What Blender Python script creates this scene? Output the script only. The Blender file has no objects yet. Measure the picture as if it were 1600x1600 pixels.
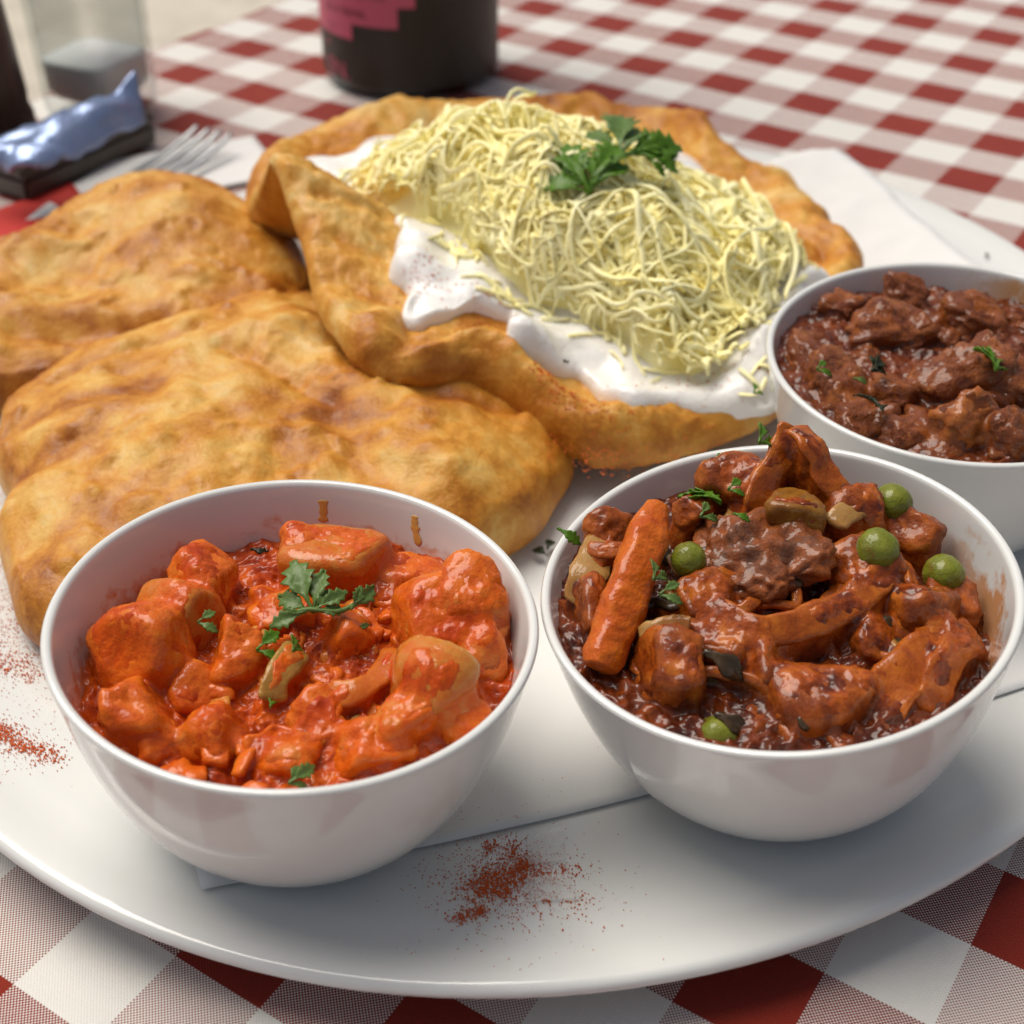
import bpy, bmesh, math, random
import numpy as np
from mathutils import Vector, Matrix, Quaternion

scene = bpy.context.scene
COL = scene.collection

# ------------------------------------------------------------------ camera, sky, sun, exposure
cam_data = bpy.data.cameras.new('camera')
cam = bpy.data.objects.new('camera', cam_data)
COL.objects.link(cam)
PITCH, ROLL = 0.649592, 0.00292
cam.location = (0.0, 0.0, 0.218707)
cam.rotation_euler = (Matrix.Rotation(math.pi / 2 - PITCH, 3, 'X') @ Matrix.Rotation(ROLL, 3, 'Z')).to_euler()
cam_data.sensor_width = 36.0
cam_data.lens = 36.0 * 2190.49 / 1600.0
cam_data.clip_start, cam_data.clip_end = 0.01, 200.0
cam_data.dof.use_dof = True
cam_data.dof.focus_distance = 0.272
cam_data.dof.aperture_fstop = 17.0
scene.camera = cam

SUN_EL, SUN_AZ = math.radians(62), math.radians(-48)      # azimuth from +Y towards +X
world = bpy.data.worlds.new('World'); scene.world = world; world.use_nodes = True
wn = world.node_tree.nodes; wl = world.node_tree.links
bg = wn['Background']
sky = wn.new('ShaderNodeTexSky'); sky.sky_type = 'NISHITA'; sky.sun_disc = False
sky.sun_elevation = SUN_EL; sky.sun_rotation = SUN_AZ
sky.air_density = 1.0; sky.dust_density = 4.0; sky.ozone_density = 1.0
hs = wn.new('ShaderNodeHueSaturation'); hs.inputs['Saturation'].default_value = 0.55
wl.new(sky.outputs[0], hs.inputs['Color']); wl.new(hs.outputs[0], bg.inputs['Color'])
bg.inputs['Strength'].default_value = 0.075
sun_data = bpy.data.lights.new('sun', 'SUN'); sun = bpy.data.objects.new('sun', sun_data); COL.objects.link(sun)
sun_data.energy = 2.85; sun_data.angle = math.radians(45); sun_data.color = (1.0, 0.93, 0.82)
sdir = Vector((math.sin(SUN_AZ) * math.cos(SUN_EL), math.cos(SUN_AZ) * math.cos(SUN_EL), math.sin(SUN_EL)))
sun.rotation_euler = sdir.to_track_quat('Z', 'Y').to_euler(); sun.location = sdir * 3
vs = scene.view_settings
vs.view_transform = 'Standard'; vs.look = 'None'; vs.gamma = 1.0; vs.exposure = 0.16; vs.use_curve_mapping = False

scene.cycles.max_bounces = 16; scene.cycles.diffuse_bounces = 8; scene.cycles.transmission_bounces = 10

# ------------------------------------------------------------------ numeric helpers
def _hash(ix, iy, iz, seed):
    h = (ix * 374761393 + iy * 668265263 + iz * 2147483647 + seed * 1274126177) & 0xFFFFFFFF
    h = ((h ^ (h >> 13)) * 1103515245) & 0xFFFFFFFF
    h = ((h ^ (h >> 16)) * 2246822519) & 0xFFFFFFFF
    return ((h ^ (h >> 15)) & 0xFFFFFF) / float(0xFFFFFF)

def noise3(P, seed=0):
    P = np.asarray(P, float)
    I = np.floor(P).astype(np.int64); F = P - I
    U = F * F * F * (F * (F * 6 - 15) + 10)
    out = np.zeros(len(P))
    for dx in (0, 1):
        for dy in (0, 1):
            for dz in (0, 1):
                a = _hash(I[:, 0] + dx, I[:, 1] + dy, I[:, 2] + dz, seed) * 2 * math.pi
                b = _hash(I[:, 0] + dx, I[:, 1] + dy, I[:, 2] + dz, seed + 77) * 2 - 1
                s = np.sqrt(1 - b * b)
                g = (F[:, 0] - dx) * np.cos(a) * s + (F[:, 1] - dy) * np.sin(a) * s + (F[:, 2] - dz) * b
                w = (U[:, 0] if dx else 1 - U[:, 0]) * (U[:, 1] if dy else 1 - U[:, 1]) * (U[:, 2] if dz else 1 - U[:, 2])
                out += g * w
    return out * 1.6

def fbm(P, scale, octaves=4, seed=0, gain=0.5):
    """P in metres, scale = feature size in metres, about -1..1"""
    P = np.asarray(P, float)
    if P.shape[1] == 2: P = np.c_[P, np.zeros(len(P))]
    out = np.zeros(len(P)); a = 1.0; f = 1.0 / scale
    for o in range(octaves):
        out += a * noise3(P * f + 13.7 * o, seed + o * 7); a *= gain; f *= 2.03
    return out

def billow(P, scale, octaves=3, seed=0, gain=0.5):
    P = np.asarray(P, float)
    if P.shape[1] == 2: P = np.c_[P, np.zeros(len(P))]
    out = np.zeros(len(P)); a = 1.0; f = 1.0 / scale
    for o in range(octaves):
        out += a * (1 - 2.2 * np.abs(noise3(P * f + 5.1 * o, seed + o * 7))); a *= gain; f *= 2.03
    return out

def sstep(a, b, x):
    t = np.clip((x - a) / (b - a), 0, 1); return t * t * (3 - 2 * t)

def seg_dist(X, Y, A, B):
    dx, dy = B[0] - A[0], B[1] - A[1]
    t = np.clip(((X - A[0]) * dx + (Y - A[1]) * dy) / (dx * dx + dy * dy), 0, 1)
    return np.hypot(X - A[0] - t * dx, Y - A[1] - t * dy), t

def spline(pts, n, closed=False):
    """Catmull-Rom through pts (any dimension), n samples"""
    P = np.asarray(pts, float); m = len(P)
    out = []
    total = m if closed else m - 1
    for k in range(n):
        s = k * total / (n if closed else n - 1)
        i = min(int(s), total - 1); t = s - i
        if closed: p0, p1, p2, p3 = P[(i - 1) % m], P[i % m], P[(i + 1) % m], P[(i + 2) % m]
        else: p0, p1, p2, p3 = P[max(i - 1, 0)], P[i], P[i + 1], P[min(i + 2, m - 1)]
        out.append(0.5 * (2 * p1 + (p2 - p0) * t + (2 * p0 - 5 * p1 + 4 * p2 - p3) * t * t + (3 * p1 - p0 - 3 * p2 + p3) * t ** 3))
    return np.array(out)

# ------------------------------------------------------------------ object helpers
def mesh(name, V, F, mat=None, smooth=True, attr=None, uv=None):
    me = bpy.data.meshes.new(name)
    me.from_pydata([tuple(v) for v in np.asarray(V, float)], [], F)
    if mat: me.materials.append(mat)
    if smooth: me.polygons.foreach_set('use_smooth', [True] * len(me.polygons))
    if attr:
        for k, a in attr.items():
            at = me.attributes.new(k, 'FLOAT', 'POINT'); at.data.foreach_set('value', np.asarray(a, np.float32))
    if uv is not None:
        lay = me.uv_layers.new(name='UVMap'); idx = np.zeros(len(me.loops), np.int32); me.loops.foreach_get('vertex_index', idx)
        lay.data.foreach_set('uv', np.asarray(uv, np.float32)[idx].ravel())
    me.update()
    return me

def obj(name, me, parent=None, loc=None, rot=None):
    o = bpy.data.objects.new(name, me); COL.objects.link(o)
    if loc is not None: o.location = loc
    if rot is not None: o.rotation_euler = rot
    if parent: o.parent = parent
    return o

def tag(o, label, cat=None, group=None, kind=None):
    o['label'] = label
    if cat: o['category'] = cat
    if group: o['group'] = group
    if kind: o['kind'] = kind
    return o

def thing(name, label, cat, loc=(0, 0, 0), rot=(0, 0, 0), group=None):
    o = bpy.data.objects.new(name, None); COL.objects.link(o)
    o.location = loc; o.rotation_euler = rot; o.empty_display_size = 0.01
    return tag(o, label, cat, group)

def grid_faces(nu, nv, wrap_v=False, off=0, flip=False):
    if flip: return [tuple(reversed(f)) for f in grid_faces(nu, nv, wrap_v, off)]
    F = []
    for i in range(nu - 1):
        for j in range(nv if wrap_v else nv - 1):
            j2 = (j + 1) % nv
            F.append((off + i * nv + j, off + i * nv + j2, off + (i + 1) * nv + j2, off + (i + 1) * nv + j))
    return F

def lathe(profile, n=96):
    """profile (r, z); open at both ends where r = 0"""
    V, th = [], np.linspace(0, 2 * math.pi, n, endpoint=False)
    for r, z in profile:
        V += [(r * math.cos(t), r * math.sin(t), z) for t in th]
    F = grid_faces(len(profile), n, True)
    return np.array(V), F

_ico = {}
def ico(sub):
    if sub not in _ico:
        bm = bmesh.new(); bmesh.ops.create_icosphere(bm, subdivisions=sub, radius=1)
        V = np.array([v.co[:] for v in bm.verts]); F = [tuple(v.index for v in f.verts) for f in bm.faces]
        bm.free(); _ico[sub] = (V, F)
    return _ico[sub]

def chunk_mesh(name, half, seed, mat, facets=8, hard=16, rough=0.15, fine=0.05, sub=4, rot=(0, 0, 0), attr=None, fibre=0.0):
    """an irregular cut lump with softened facets"""
    rng = np.random.default_rng(seed)
    D, F = ico(sub)
    N = np.array([(1, 0, 0), (-1, 0, 0), (0, 1, 0), (0, -1, 0), (0, 0, 1), (0, 0, -1)], float) + rng.normal(0, 0.28, (6, 3))
    N = np.vstack([N, rng.normal(size=(facets - 3, 3))]); N /= np.linalg.norm(N, axis=1)[:, None]
    d = np.r_[rng.uniform(0.66, 0.92, 6), rng.uniform(0.80, 1.02, facets - 3)]
    q = np.maximum(D @ N.T, 0) / d
    r = (np.sum(q ** hard, axis=1) + 0.80 ** hard) ** (-1.0 / hard)
    V = D * r[:, None] * np.asarray(half)
    s = float(np.mean(half))
    V = V + D * (fbm(V + seed, s * 0.9, 3, seed) * s * rough + billow(V + seed, s * 0.35, 3, seed + 3) * s * fine)[:, None]
    if fibre: V = V + D * (fbm(V * np.array([1.0, 3.2, 3.2]) + seed, s * 0.75, 3, seed + 9) * s * fibre)[:, None]
    R = np.array(Matrix.Rotation(rot[2], 3, 'Z') @ Matrix.Rotation(rot[1], 3, 'Y') @ Matrix.Rotation(rot[0], 3, 'X'))
    V = V @ R.T
    return mesh(name, V, F, mat)

def sweep(path, width, thick, up=(0, 0, 1), sides=8, twist=0.0, power=2.6, cap=True):
    """rounded strip along a path; width / thick scalars or arrays"""
    P = np.asarray(path, float); n = len(P)
    T = np.gradient(P, axis=0); T /= np.linalg.norm(T, axis=1)[:, None] + 1e-12
    w = np.broadcast_to(np.asarray(width, float), (n,)); h = np.broadcast_to(np.asarray(thick, float), (n,))
    upv = np.broadcast_to(np.asarray(up, float), (n, 3))
    S = np.cross(T, upv); S /= np.linalg.norm(S, axis=1)[:, None] + 1e-12
    U = np.cross(S, T)
    a = np.linspace(0, 2 * math.pi, sides, endpoint=False)
    cx = np.sign(np.cos(a)) * np.abs(np.cos(a)) ** (2 / power); cy = np.sign(np.sin(a)) * np.abs(np.sin(a)) ** (2 / power)
    tw = np.linspace(0, twist, n)
    V = []
    for i in range(n):
        c, s_ = math.cos(tw[i]), math.sin(tw[i])
        for k in range(sides):
            x, y = cx[k] * w[i] / 2, cy[k] * h[i] / 2
            V.append(P[i] + S[i] * (x * c - y * s_) + U[i] * (x * s_ + y * c))
    F = grid_faces(n, sides, True)
    if cap:
        F.append(tuple(range(sides))[::-1]); F.append(tuple((n - 1) * sides + k for k in range(sides)))
    return np.array(V), [tuple(reversed(f)) for f in F]

# ------------------------------------------------------------------ material helpers
class NT:
    def __init__(self, name):
        self.m = bpy.data.materials.new(name); self.m.use_nodes = True
        self.t = self.m.node_tree; self.n = self.t.nodes; self.l = self.t.links
        self.p = self.n['Principled BSDF']
    def node(self, typ, **kw):
        nd = self.n.new(typ)
        for k, v in kw.items(): setattr(nd, k, v)
        return nd
    def put(self, sock, v):
        if isinstance(v, bpy.types.NodeSocket): self.l.new(v, sock)
        elif isinstance(v, (tuple, list)) and len(v) == 3 and sock.type == 'RGBA': sock.default_value = (*v, 1)
        else: sock.default_value = v
    def math(self, op, a, b=0.0, c=0.0, clamp=False):
        nd = self.node('ShaderNodeMath', operation=op, use_clamp=clamp)
        self.put(nd.inputs[0], a); self.put(nd.inputs[1], b); self.put(nd.inputs[2], c); return nd.outputs[0]
    def coord(self, which='Object', scale=None, loc=None):
        o = self.node('ShaderNodeTexCoord').outputs[which]
        if scale is not None or loc is not None:
            mp = self.node('ShaderNodeMapping'); self.l.new(o, mp.inputs[0])
            if scale is not None: mp.inputs['Scale'].default_value = scale if isinstance(scale, (tuple, list)) else (scale,) * 3
            if loc is not None: mp.inputs['Location'].default_value = loc
            o = mp.outputs[0]
        return o
    def noise(self, size, detail=4, rough=0.55, vec=None, dist=0.0):
        nd = self.node('ShaderNodeTexNoise'); nd.inputs['Scale'].default_value = 1.0 / size
        nd.inputs['Detail'].default_value = detail; nd.inputs['Roughness'].default_value = rough; nd.inputs['Distortion'].default_value = dist
        self.l.new(vec if vec is not None else self.coord(), nd.inputs['Vector']); return nd.outputs['Fac']
    def ramp(self, fac, stops):
        nd = self.node('ShaderNodeValToRGB'); cr = nd.color_ramp
        while len(cr.elements) < len(stops): cr.elements.new(0.5)
        for e, (p, c) in zip(cr.elements, stops):
            e.position = p; e.color = (*c, 1) if len(c) == 3 else c
        self.l.new(fac, nd.inputs[0]); return nd.outputs[0]
    def mix(self, fac, a, b):
        nd = self.node('ShaderNodeMix', data_type='RGBA')
        self.put(nd.inputs['Factor'], fac); self.put(nd.inputs['A'], a); self.put(nd.inputs['B'], b); return nd.outputs['Result']
    def maprange(self, v, a, b, c=0.0, d=1.0):
        nd = self.node('ShaderNodeMapRange'); self.put(nd.inputs[0], v)
        for i, x in enumerate((a, b, c, d)): nd.inputs[i + 1].default_value = x
        return nd.outputs[0]
    def bump(self, height, dist, strength=1.0, prev=None):
        nd = self.node('ShaderNodeBump'); nd.inputs['Distance'].default_value = dist; nd.inputs['Strength'].default_value = strength
        self.l.new(height, nd.inputs['Height'])
        if prev is not None: self.l.new(prev, nd.inputs['Normal'])
        return nd.outputs[0]
    def set(self, **kw):
        for k, v in kw.items(): self.put(self.p.inputs[k.replace('_', ' ')], v)
        return self
    def sss(self, w, scale, radius=(1, 0.4, 0.15)):
        self.p.inputs['Subsurface Weight'].default_value = w; self.p.inputs['Subsurface Scale'].default_value = scale
        self.p.inputs['Subsurface Radius'].default_value = radius; return self

def simple(name, col, rough=0.5, **kw):
    t = NT(name); t.set(Base_Color=col, Roughness=rough, **kw); return t.m

def attr_node(t, name):
    a = t.node('ShaderNodeAttribute', attribute_name=name); return a.outputs['Fac']

# ------------------------------------------------------------------ materials
CELL = 0.020245
def gingham():
    t = NT('gingham_cloth')
    uv = t.coord('UV')
    sep = t.node('ShaderNodeSeparateXYZ'); t.l.new(uv, sep.inputs[0])
    u = t.math('DIVIDE', sep.outputs[0], CELL); v = t.math('DIVIDE', sep.outputs[1], CELL)
    # slightly ragged stripe edges: they step thread by thread
    n = 54.0
    uq = t.math('DIVIDE', t.math('FLOOR', t.math('MULTIPLY', u, n)), n)
    vq = t.math('DIVIDE', t.math('FLOOR', t.math('MULTIPLY', v, n)), n)
    ru = t.math('FLOORED_MODULO', t.math('FLOOR', uq), 2.0); rv = t.math('FLOORED_MODULO', t.math('FLOOR', vq), 2.0)
    su = t.math('SINE', t.math('MULTIPLY', u, 2 * math.pi * n / 2)); sv = t.math('SINE', t.math('MULTIPLY', v, 2 * math.pi * n / 2))
    w = t.math('MULTIPLY', su, sv)
    over = t.maprange(w, -0.62, 0.22)           # threads running along a lie on top for most of the weave
    red, white = (0.22, 0.018, 0.010), (0.71, 0.69, 0.65)
    vary = t.noise(0.03, 3)
    redn = t.mix(vary, (0.19, 0.015, 0.008), (0.26, 0.024, 0.009))
    ca = t.mix(rv, white, redn); cb = t.mix(ru, white, redn)
    col = t.mix(over, cb, ca)
    h = t.math('ADD', t.math('MULTIPLY', t.math('ABSOLUTE', w), 0.5), over)
    nrm = t.bump(h, 0.00012, 0.7)
    t.set(Base_Color=col, Roughness=0.9, Normal=nrm, Sheen_Weight=0.15)
    t.p.inputs['Specular IOR Level'].default_value = 0.2
    return t.m

def ceramic(name, stain=None):
    t = NT(name)
    col = t.mix(t.noise(0.05, 3), (0.655, 0.66, 0.64), (0.695, 0.70, 0.68))
    if stain:
        # dried sauce film: (r_min, z_low, z_high, angle centre, angle width, colour)
        sep = t.node('ShaderNodeSeparateXYZ'); t.l.new(t.coord(), sep.inputs[0])
        x, y, z = sep.outputs
        r = t.math('SQRT', t.math('ADD', t.math('MULTIPLY', x, x), t.math('MULTIPLY', y, y)))
        ang = t.math('ARCTAN2', y, x)
        zlo, zhi, ac, aw, c, thr, inner = stain
        inside = attr_node(t, 'inside')
        da = t.math('ABSOLUTE', t.math('SUBTRACT', ang, ac))
        am = t.maprange(da, aw, aw * 0.6)
        zm = t.maprange(z, zhi, zlo)
        nn = t.noise(0.006, 5, 0.6)
        m = t.maprange(t.math('ADD', nn, t.math('MULTIPLY', zm, 0.45)), thr, thr + 0.16)
        m = t.math('MULTIPLY', t.math('MULTIPLY', m, am), t.math('MULTIPLY', inside, t.maprange(zm, 0.0, 0.1)))
        col = t.mix(t.math('MULTIPLY', m, 0.85), col, c)
    sp = t.noise(0.0006, 2)
    t.set(Base_Color=col, Roughness=t.maprange(t.noise(0.02, 4), 0.3, 0.7, 0.10, 0.17), Coat_Weight=0.35, Coat_Roughness=0.05)
    return t.m

def bread(name, light=0.0):
    t = NT(name)
    tone = attr_node(t, 'tone')
    a = t.noise(0.022, 5, 0.6, dist=0.6); b = t.noise(0.006, 4, 0.6); c = t.noise(0.0012, 3, 0.6)
    f = t.math('ADD', t.math('MULTIPLY', a, 1.05), t.math('MULTIPLY', b, 0.36))
    f = t.math('ADD', f, t.math('MULTIPLY', t.math('SUBTRACT', c, 0.5), 0.22))
    f = t.math('ADD', t.math('ADD', f, -0.19 + light), tone)
    col = t.ramp(f, [(0.22, (0.27, 0.075, 0.006)), (0.36, (0.44, 0.160, 0.015)), (0.50, (0.57, 0.258, 0.036)), (0.63, (0.64, 0.370, 0.090)), (0.80, (0.68, 0.500, 0.22))])
    # tiny dark toasted specks
    sp = t.noise(0.0016, 2, 0.5); col = t.mix(t.maprange(sp, 0.72, 0.80, 0, 0.6), col, (0.20, 0.06, 0.012))
    n1 = t.bump(t.noise(0.0045, 4, 0.6), 0.0005, 0.6)
    n2 = t.bump(t.noise(0.0011, 3, 0.6), 0.00026, 0.9, n1)
    t.set(Base_Color=col, Roughness=t.maprange(b, 0.35, 0.7, 0.34, 0.62), Normal=n2)
    t.p.inputs['Specular IOR Level'].default_value = 0.32
    t.sss(0.08, 0.002, (1.0, 0.5, 0.2)); return t.m

def wet(name, stops, size=0.006, rough=(0.26, 0.5), bump=0.0005, bsize=0.0022, sss=0.08, spec=0.12, fine=0.00012, coat=0.5, detail=5, over=None, over_size=0.010):
    t = NT(name)
    a = t.noise(size, detail, 0.6, dist=0.5); b = t.noise(bsize, 4, 0.6); c = t.noise(0.0007, 3, 0.6)
    col = t.ramp(t.math('ADD', t.math('MULTIPLY', a, 0.75), t.math('MULTIPLY', b, 0.25)), stops)
    if over:                                                         # thin sauce over a piece: the piece's own colours come through
        a2 = t.noise(over_size, 4, 0.55, t.coord('Object', None, (0.3, 0.7, 0.1)), 0.4)
        col = t.mix(attr_node(t, 'thin'), col, t.ramp(t.math('ADD', t.math('MULTIPLY', a2, 0.8), t.math('MULTIPLY', b, 0.2)), over))
    n1 = t.bump(b, bump, 1.0); n2 = t.bump(c, fine, 0.9, n1)
    t.set(Base_Color=col, Roughness=t.maprange(t.noise(0.004, 3), 0.35, 0.65, *rough), Normal=n2, Coat_Weight=coat, Coat_Roughness=0.05, Coat_Normal=t.bump(t.noise(0.0026, 2, 0.5), 0.0004, 1.0))
    t.p.inputs['Specular IOR Level'].default_value = spec
    t.sss(sss, 0.002, (1.0, 0.25, 0.08)); return t.m

M = {}
M['cloth'] = gingham()
M['plate'] = ceramic('plate_glaze')
M['bowl_a'] = ceramic('bowl_glaze', (0.028, 0.0405, 0.0, 6.4, (0.55, 0.19, 0.03), 0.62, 1))
M['bowl_b'] = ceramic('bowl_glaze_orange_film', (0.030, 0.0455, 0.65, 1.6, (0.52, 0.20, 0.03), 0.61, 1))
M['bowl_c'] = ceramic('bowl_glaze_brown_film', (0.036, 0.0465, 1.25, 0.9, (0.50, 0.24, 0.06), 0.52, 1))
M['bread_a'] = bread('fried_dough', -0.06)
M['bread_b'] = bread('fried_dough_pale', -0.02)
M['red_sauce'] = wet('tomato_sauce', [(0.30, (0.13, 0.010, 0.001)), (0.42, (0.30, 0.030, 0.002)), (0.55, (0.48, 0.070, 0.004)), (0.73, (0.60, 0.15, 0.012))], over=[(0.30, (0.36, 0.030, 0.002)), (0.43, (0.50, 0.062, 0.003)), (0.56, (0.58, 0.105, 0.006)), (0.70, (0.57, 0.23, 0.045))], coat=0.45)
M['red_chunk'] = wet('sauce_coated_potato', [(0.28, (0.38, 0.042, 0.003)), (0.43, (0.56, 0.090, 0.005)), (0.58, (0.65, 0.145, 0.010)), (0.78, (0.66, 0.27, 0.045))], size=0.007)
M['pale_chunk'] = wet('translucent_potato', [(0.30, (0.50, 0.065, 0.006)), (0.44, (0.54, 0.13, 0.014)), (0.58, (0.54, 0.22, 0.04)), (0.80, (0.56, 0.34, 0.11))], rough=(0.10, 0.3), size=0.011, bump=0.0003, sss=0.35)
M['pepper_orange'] = wet('cooked_pepper', [(0.3, (0.40, 0.07, 0.008)), (0.55, (0.52, 0.14, 0.014)), (0.8, (0.56, 0.24, 0.04))], rough=(0.10, 0.25), bump=0.0002, size=0.012, sss=0.35)
M['pepper_stewed'] = wet('stewed_pepper', [(0.3, (0.17, 0.030, 0.004)), (0.48, (0.32, 0.070, 0.007)), (0.62, (0.44, 0.12, 0.011)), (0.8, (0.50, 0.20, 0.03))], size=0.007, bump=0.0004, sss=0.2)
M['pepper_olive'] = wet('cooked_green_pepper', [(0.3, (0.30, 0.10, 0.012)), (0.55, (0.36, 0.20, 0.04)), (0.8, (0.42, 0.30, 0.09))], rough=(0.08, 0.22), bump=0.0002, size=0.010, sss=0.3)
M['brown_sauce'] = wet('vegetable_stew_sauce', [(0.30, (0.018, 0.004, 0.002)), (0.44, (0.065, 0.011, 0.003)), (0.57, (0.17, 0.030, 0.004)), (0.78, (0.34, 0.085, 0.012))], over=[(0.30, (0.035, 0.007, 0.002)), (0.42, (0.13, 0.020, 0.003)), (0.54, (0.32, 0.060, 0.005)), (0.70, (0.50, 0.145, 0.016))], over_size=0.0055, coat=0.6)
M['brown_chunk'] = wet('stewed_vegetable', [(0.28, (0.075, 0.014, 0.003)), (0.43, (0.19, 0.036, 0.005)), (0.57, (0.36, 0.085, 0.009)), (0.78, (0.48, 0.18, 0.03))], size=0.008)
M['dark_chunk'] = wet('aubergine_flesh', [(0.30, (0.07, 0.030, 0.020)), (0.42, (0.14, 0.052, 0.026)), (0.54, (0.24, 0.065, 0.018)), (0.72, (0.40, 0.11, 0.016))], rough=(0.3, 0.55), size=0.009, bsize=0.0012, bump=0.0005)
M['dark_skin'] = wet('aubergine_skin', [(0.3, (0.025, 0.015, 0.008)), (0.55, (0.055, 0.034, 0.016)), (0.85, (0.12, 0.06, 0.02))], rough=(0.10, 0.3), bump=0.0002, sss=0.0)
M['onion'] = wet('cooked_onion', [(0.3, (0.28, 0.10, 0.02)), (0.5, (0.35, 0.18, 0.05)), (0.8, (0.42, 0.28, 0.11))], rough=(0.10, 0.25), bump=0.0002, size=0.010, sss=0.4)
M['carrot'] = wet('cooked_carrot', [(0.28, (0.36, 0.045, 0.004)), (0.45, (0.50, 0.092, 0.006)), (0.60, (0.57, 0.13, 0.008)), (0.80, (0.60, 0.20, 0.02))], size=0.006, bump=0.0007, sss=0.15)
M['pea'] = wet('green_pea', [(0.33, (0.20, 0.055, 0.008)), (0.40, (0.13, 0.12, 0.012)), (0.55, (0.15, 0.17, 0.014)), (0.8, (0.26, 0.25, 0.04))], size=0.006, bump=0.0004, sss=0.2, rough=(0.25, 0.45))
M['pea_brown'] = wet('sauce_coated_pea', [(0.3, (0.16, 0.05, 0.008)), (0.55, (0.26, 0.11, 0.015)), (0.8, (0.34, 0.18, 0.03))], rough=(0.2, 0.4), size=0.005, bump=0.0003, sss=0.2)
M['gravy'] = wet('goulash_gravy', [(0.30, (0.030, 0.006, 0.002)), (0.46, (0.085, 0.016, 0.004)), (0.60, (0.17, 0.035, 0.006)), (0.80, (0.32, 0.085, 0.012))], over=[(0.28, (0.075, 0.016, 0.004)), (0.44, (0.15, 0.035, 0.007)), (0.58, (0.25, 0.068, 0.011)), (0.76, (0.38, 0.14, 0.028))], coat=0.5)
M['meat'] = wet('goulash_meat', [(0.28, (0.085, 0.020, 0.006)), (0.44, (0.17, 0.042, 0.011)), (0.58, (0.26, 0.075, 0.018)), (0.78, (0.38, 0.14, 0.04))], size=0.006, bsize=0.0014, bump=0.0008)
M['meat_orange'] = wet('goulash_meat_orange', [(0.28, (0.19, 0.045, 0.012)), (0.46, (0.30, 0.085, 0.017)), (0.62, (0.42, 0.14, 0.028)), (0.82, (0.48, 0.20, 0.05))], rough=(0.18, 0.42), size=0.007, bsize=0.0016)

def cream_mat():
    t = NT('sour_cream'); n1 = t.bump(t.noise(0.004, 4, 0.6), 0.0006, 0.8); n2 = t.bump(t.noise(0.0012, 3), 0.00015, 0.6, n1)
    t.set(Base_Color=t.mix(t.noise(0.01, 3), (0.82, 0.80, 0.77), (0.86, 0.85, 0.83)), Roughness=t.maprange(t.noise(0.006, 3), 0.35, 0.65, 0.12, 0.32), Normal=n2)
    t.sss(0.3, 0.003, (1, 0.85, 0.7)); return t.m
M['cream'] = cream_mat()
def cheese_mat():
    t = NT('grated_cheese'); vary = t.noise(0.012, 3)
    t.set(Base_Color=t.ramp(vary, [(0.3, (0.98, 0.88, 0.37)), (0.5, (0.98, 0.91, 0.47)), (0.72, (0.98, 0.94, 0.62))]), Roughness=0.42, Normal=t.bump(t.noise(0.0009, 2), 0.00015, 0.7))
    t.p.inputs['Specular IOR Level'].default_value = 0.3; return t.m
M['cheese'] = cheese_mat()
def leaf_mat(name, a, b, rough=0.4):
    t = NT(name); n = t.noise(0.003, 4)
    t.set(Base_Color=t.mix(n, a, b), Roughness=rough, Normal=t.bump(t.noise(0.0012, 3), 0.0002, 0.8))
    tr_ = t.node('ShaderNodeBsdfTranslucent'); t.l.new(t.mix(n, tuple(1.6 * c for c in a), tuple(1.6 * c for c in b)), tr_.inputs['Color'])
    mx = t.node('ShaderNodeMixShader'); mx.inputs[0].default_value = 0.3
    t.l.new(t.p.outputs[0], mx.inputs[1]); t.l.new(tr_.outputs[0], mx.inputs[2]); t.l.new(mx.outputs[0], t.n['Material Output'].inputs['Surface']); return t.m
M['leaf'] = leaf_mat('parsley_leaf', (0.075, 0.18, 0.006), (0.13, 0.28, 0.015))
M['leaf_light'] = leaf_mat('parsley_leaf_light', (0.09, 0.17, 0.03), (0.18, 0.28, 0.07))
M['leaf_dark'] = leaf_mat('wilted_herb', (0.012, 0.022, 0.006), (0.03, 0.045, 0.012))
M['paprika'] = simple('paprika_powder', (0.60, 0.105, 0.010), 0.85)
M['paprika_pale'] = simple('paprika_dust', (0.42, 0.10, 0.04), 0.9)
M['pepper_dust'] = simple('ground_pepper', (0.06, 0.045, 0.035), 0.9)
def paper_mat():
    t = NT('white_paper'); n = t.bump(t.noise(0.0012, 3), 0.00006, 0.6)
    t.set(Base_Color=(0.72, 0.715, 0.70), Roughness=0.75, Normal=n); return t.m
M['paper'] = paper_mat()
M['wood'] = simple('table_wood', (0.16, 0.09, 0.05), 0.5)

# ------------------------------------------------------------------ ground, table, cloth
def ground_mat():
    t = NT('pale_gravel_paving'); c = t.ramp(t.noise(0.10, 6, 0.65), [(0.3, (0.40, 0.36, 0.29)), (0.5, (0.52, 0.47, 0.39)), (0.75, (0.60, 0.55, 0.46))])
    t.set(Base_Color=c, Roughness=0.9, Normal=t.bump(t.noise(0.02, 4), 0.004)); return t.m
GZ = -0.74
me = mesh('ground', [(-60, -60, GZ), (60, -60, GZ), (60, 60, GZ), (-60, 60, GZ)], [(0, 1, 2, 3)], ground_mat(), smooth=False)
g = obj('ground', me); g['kind'] = 'structure'; g['label'] = 'pale beige paved ground beyond the table edge'

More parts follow.
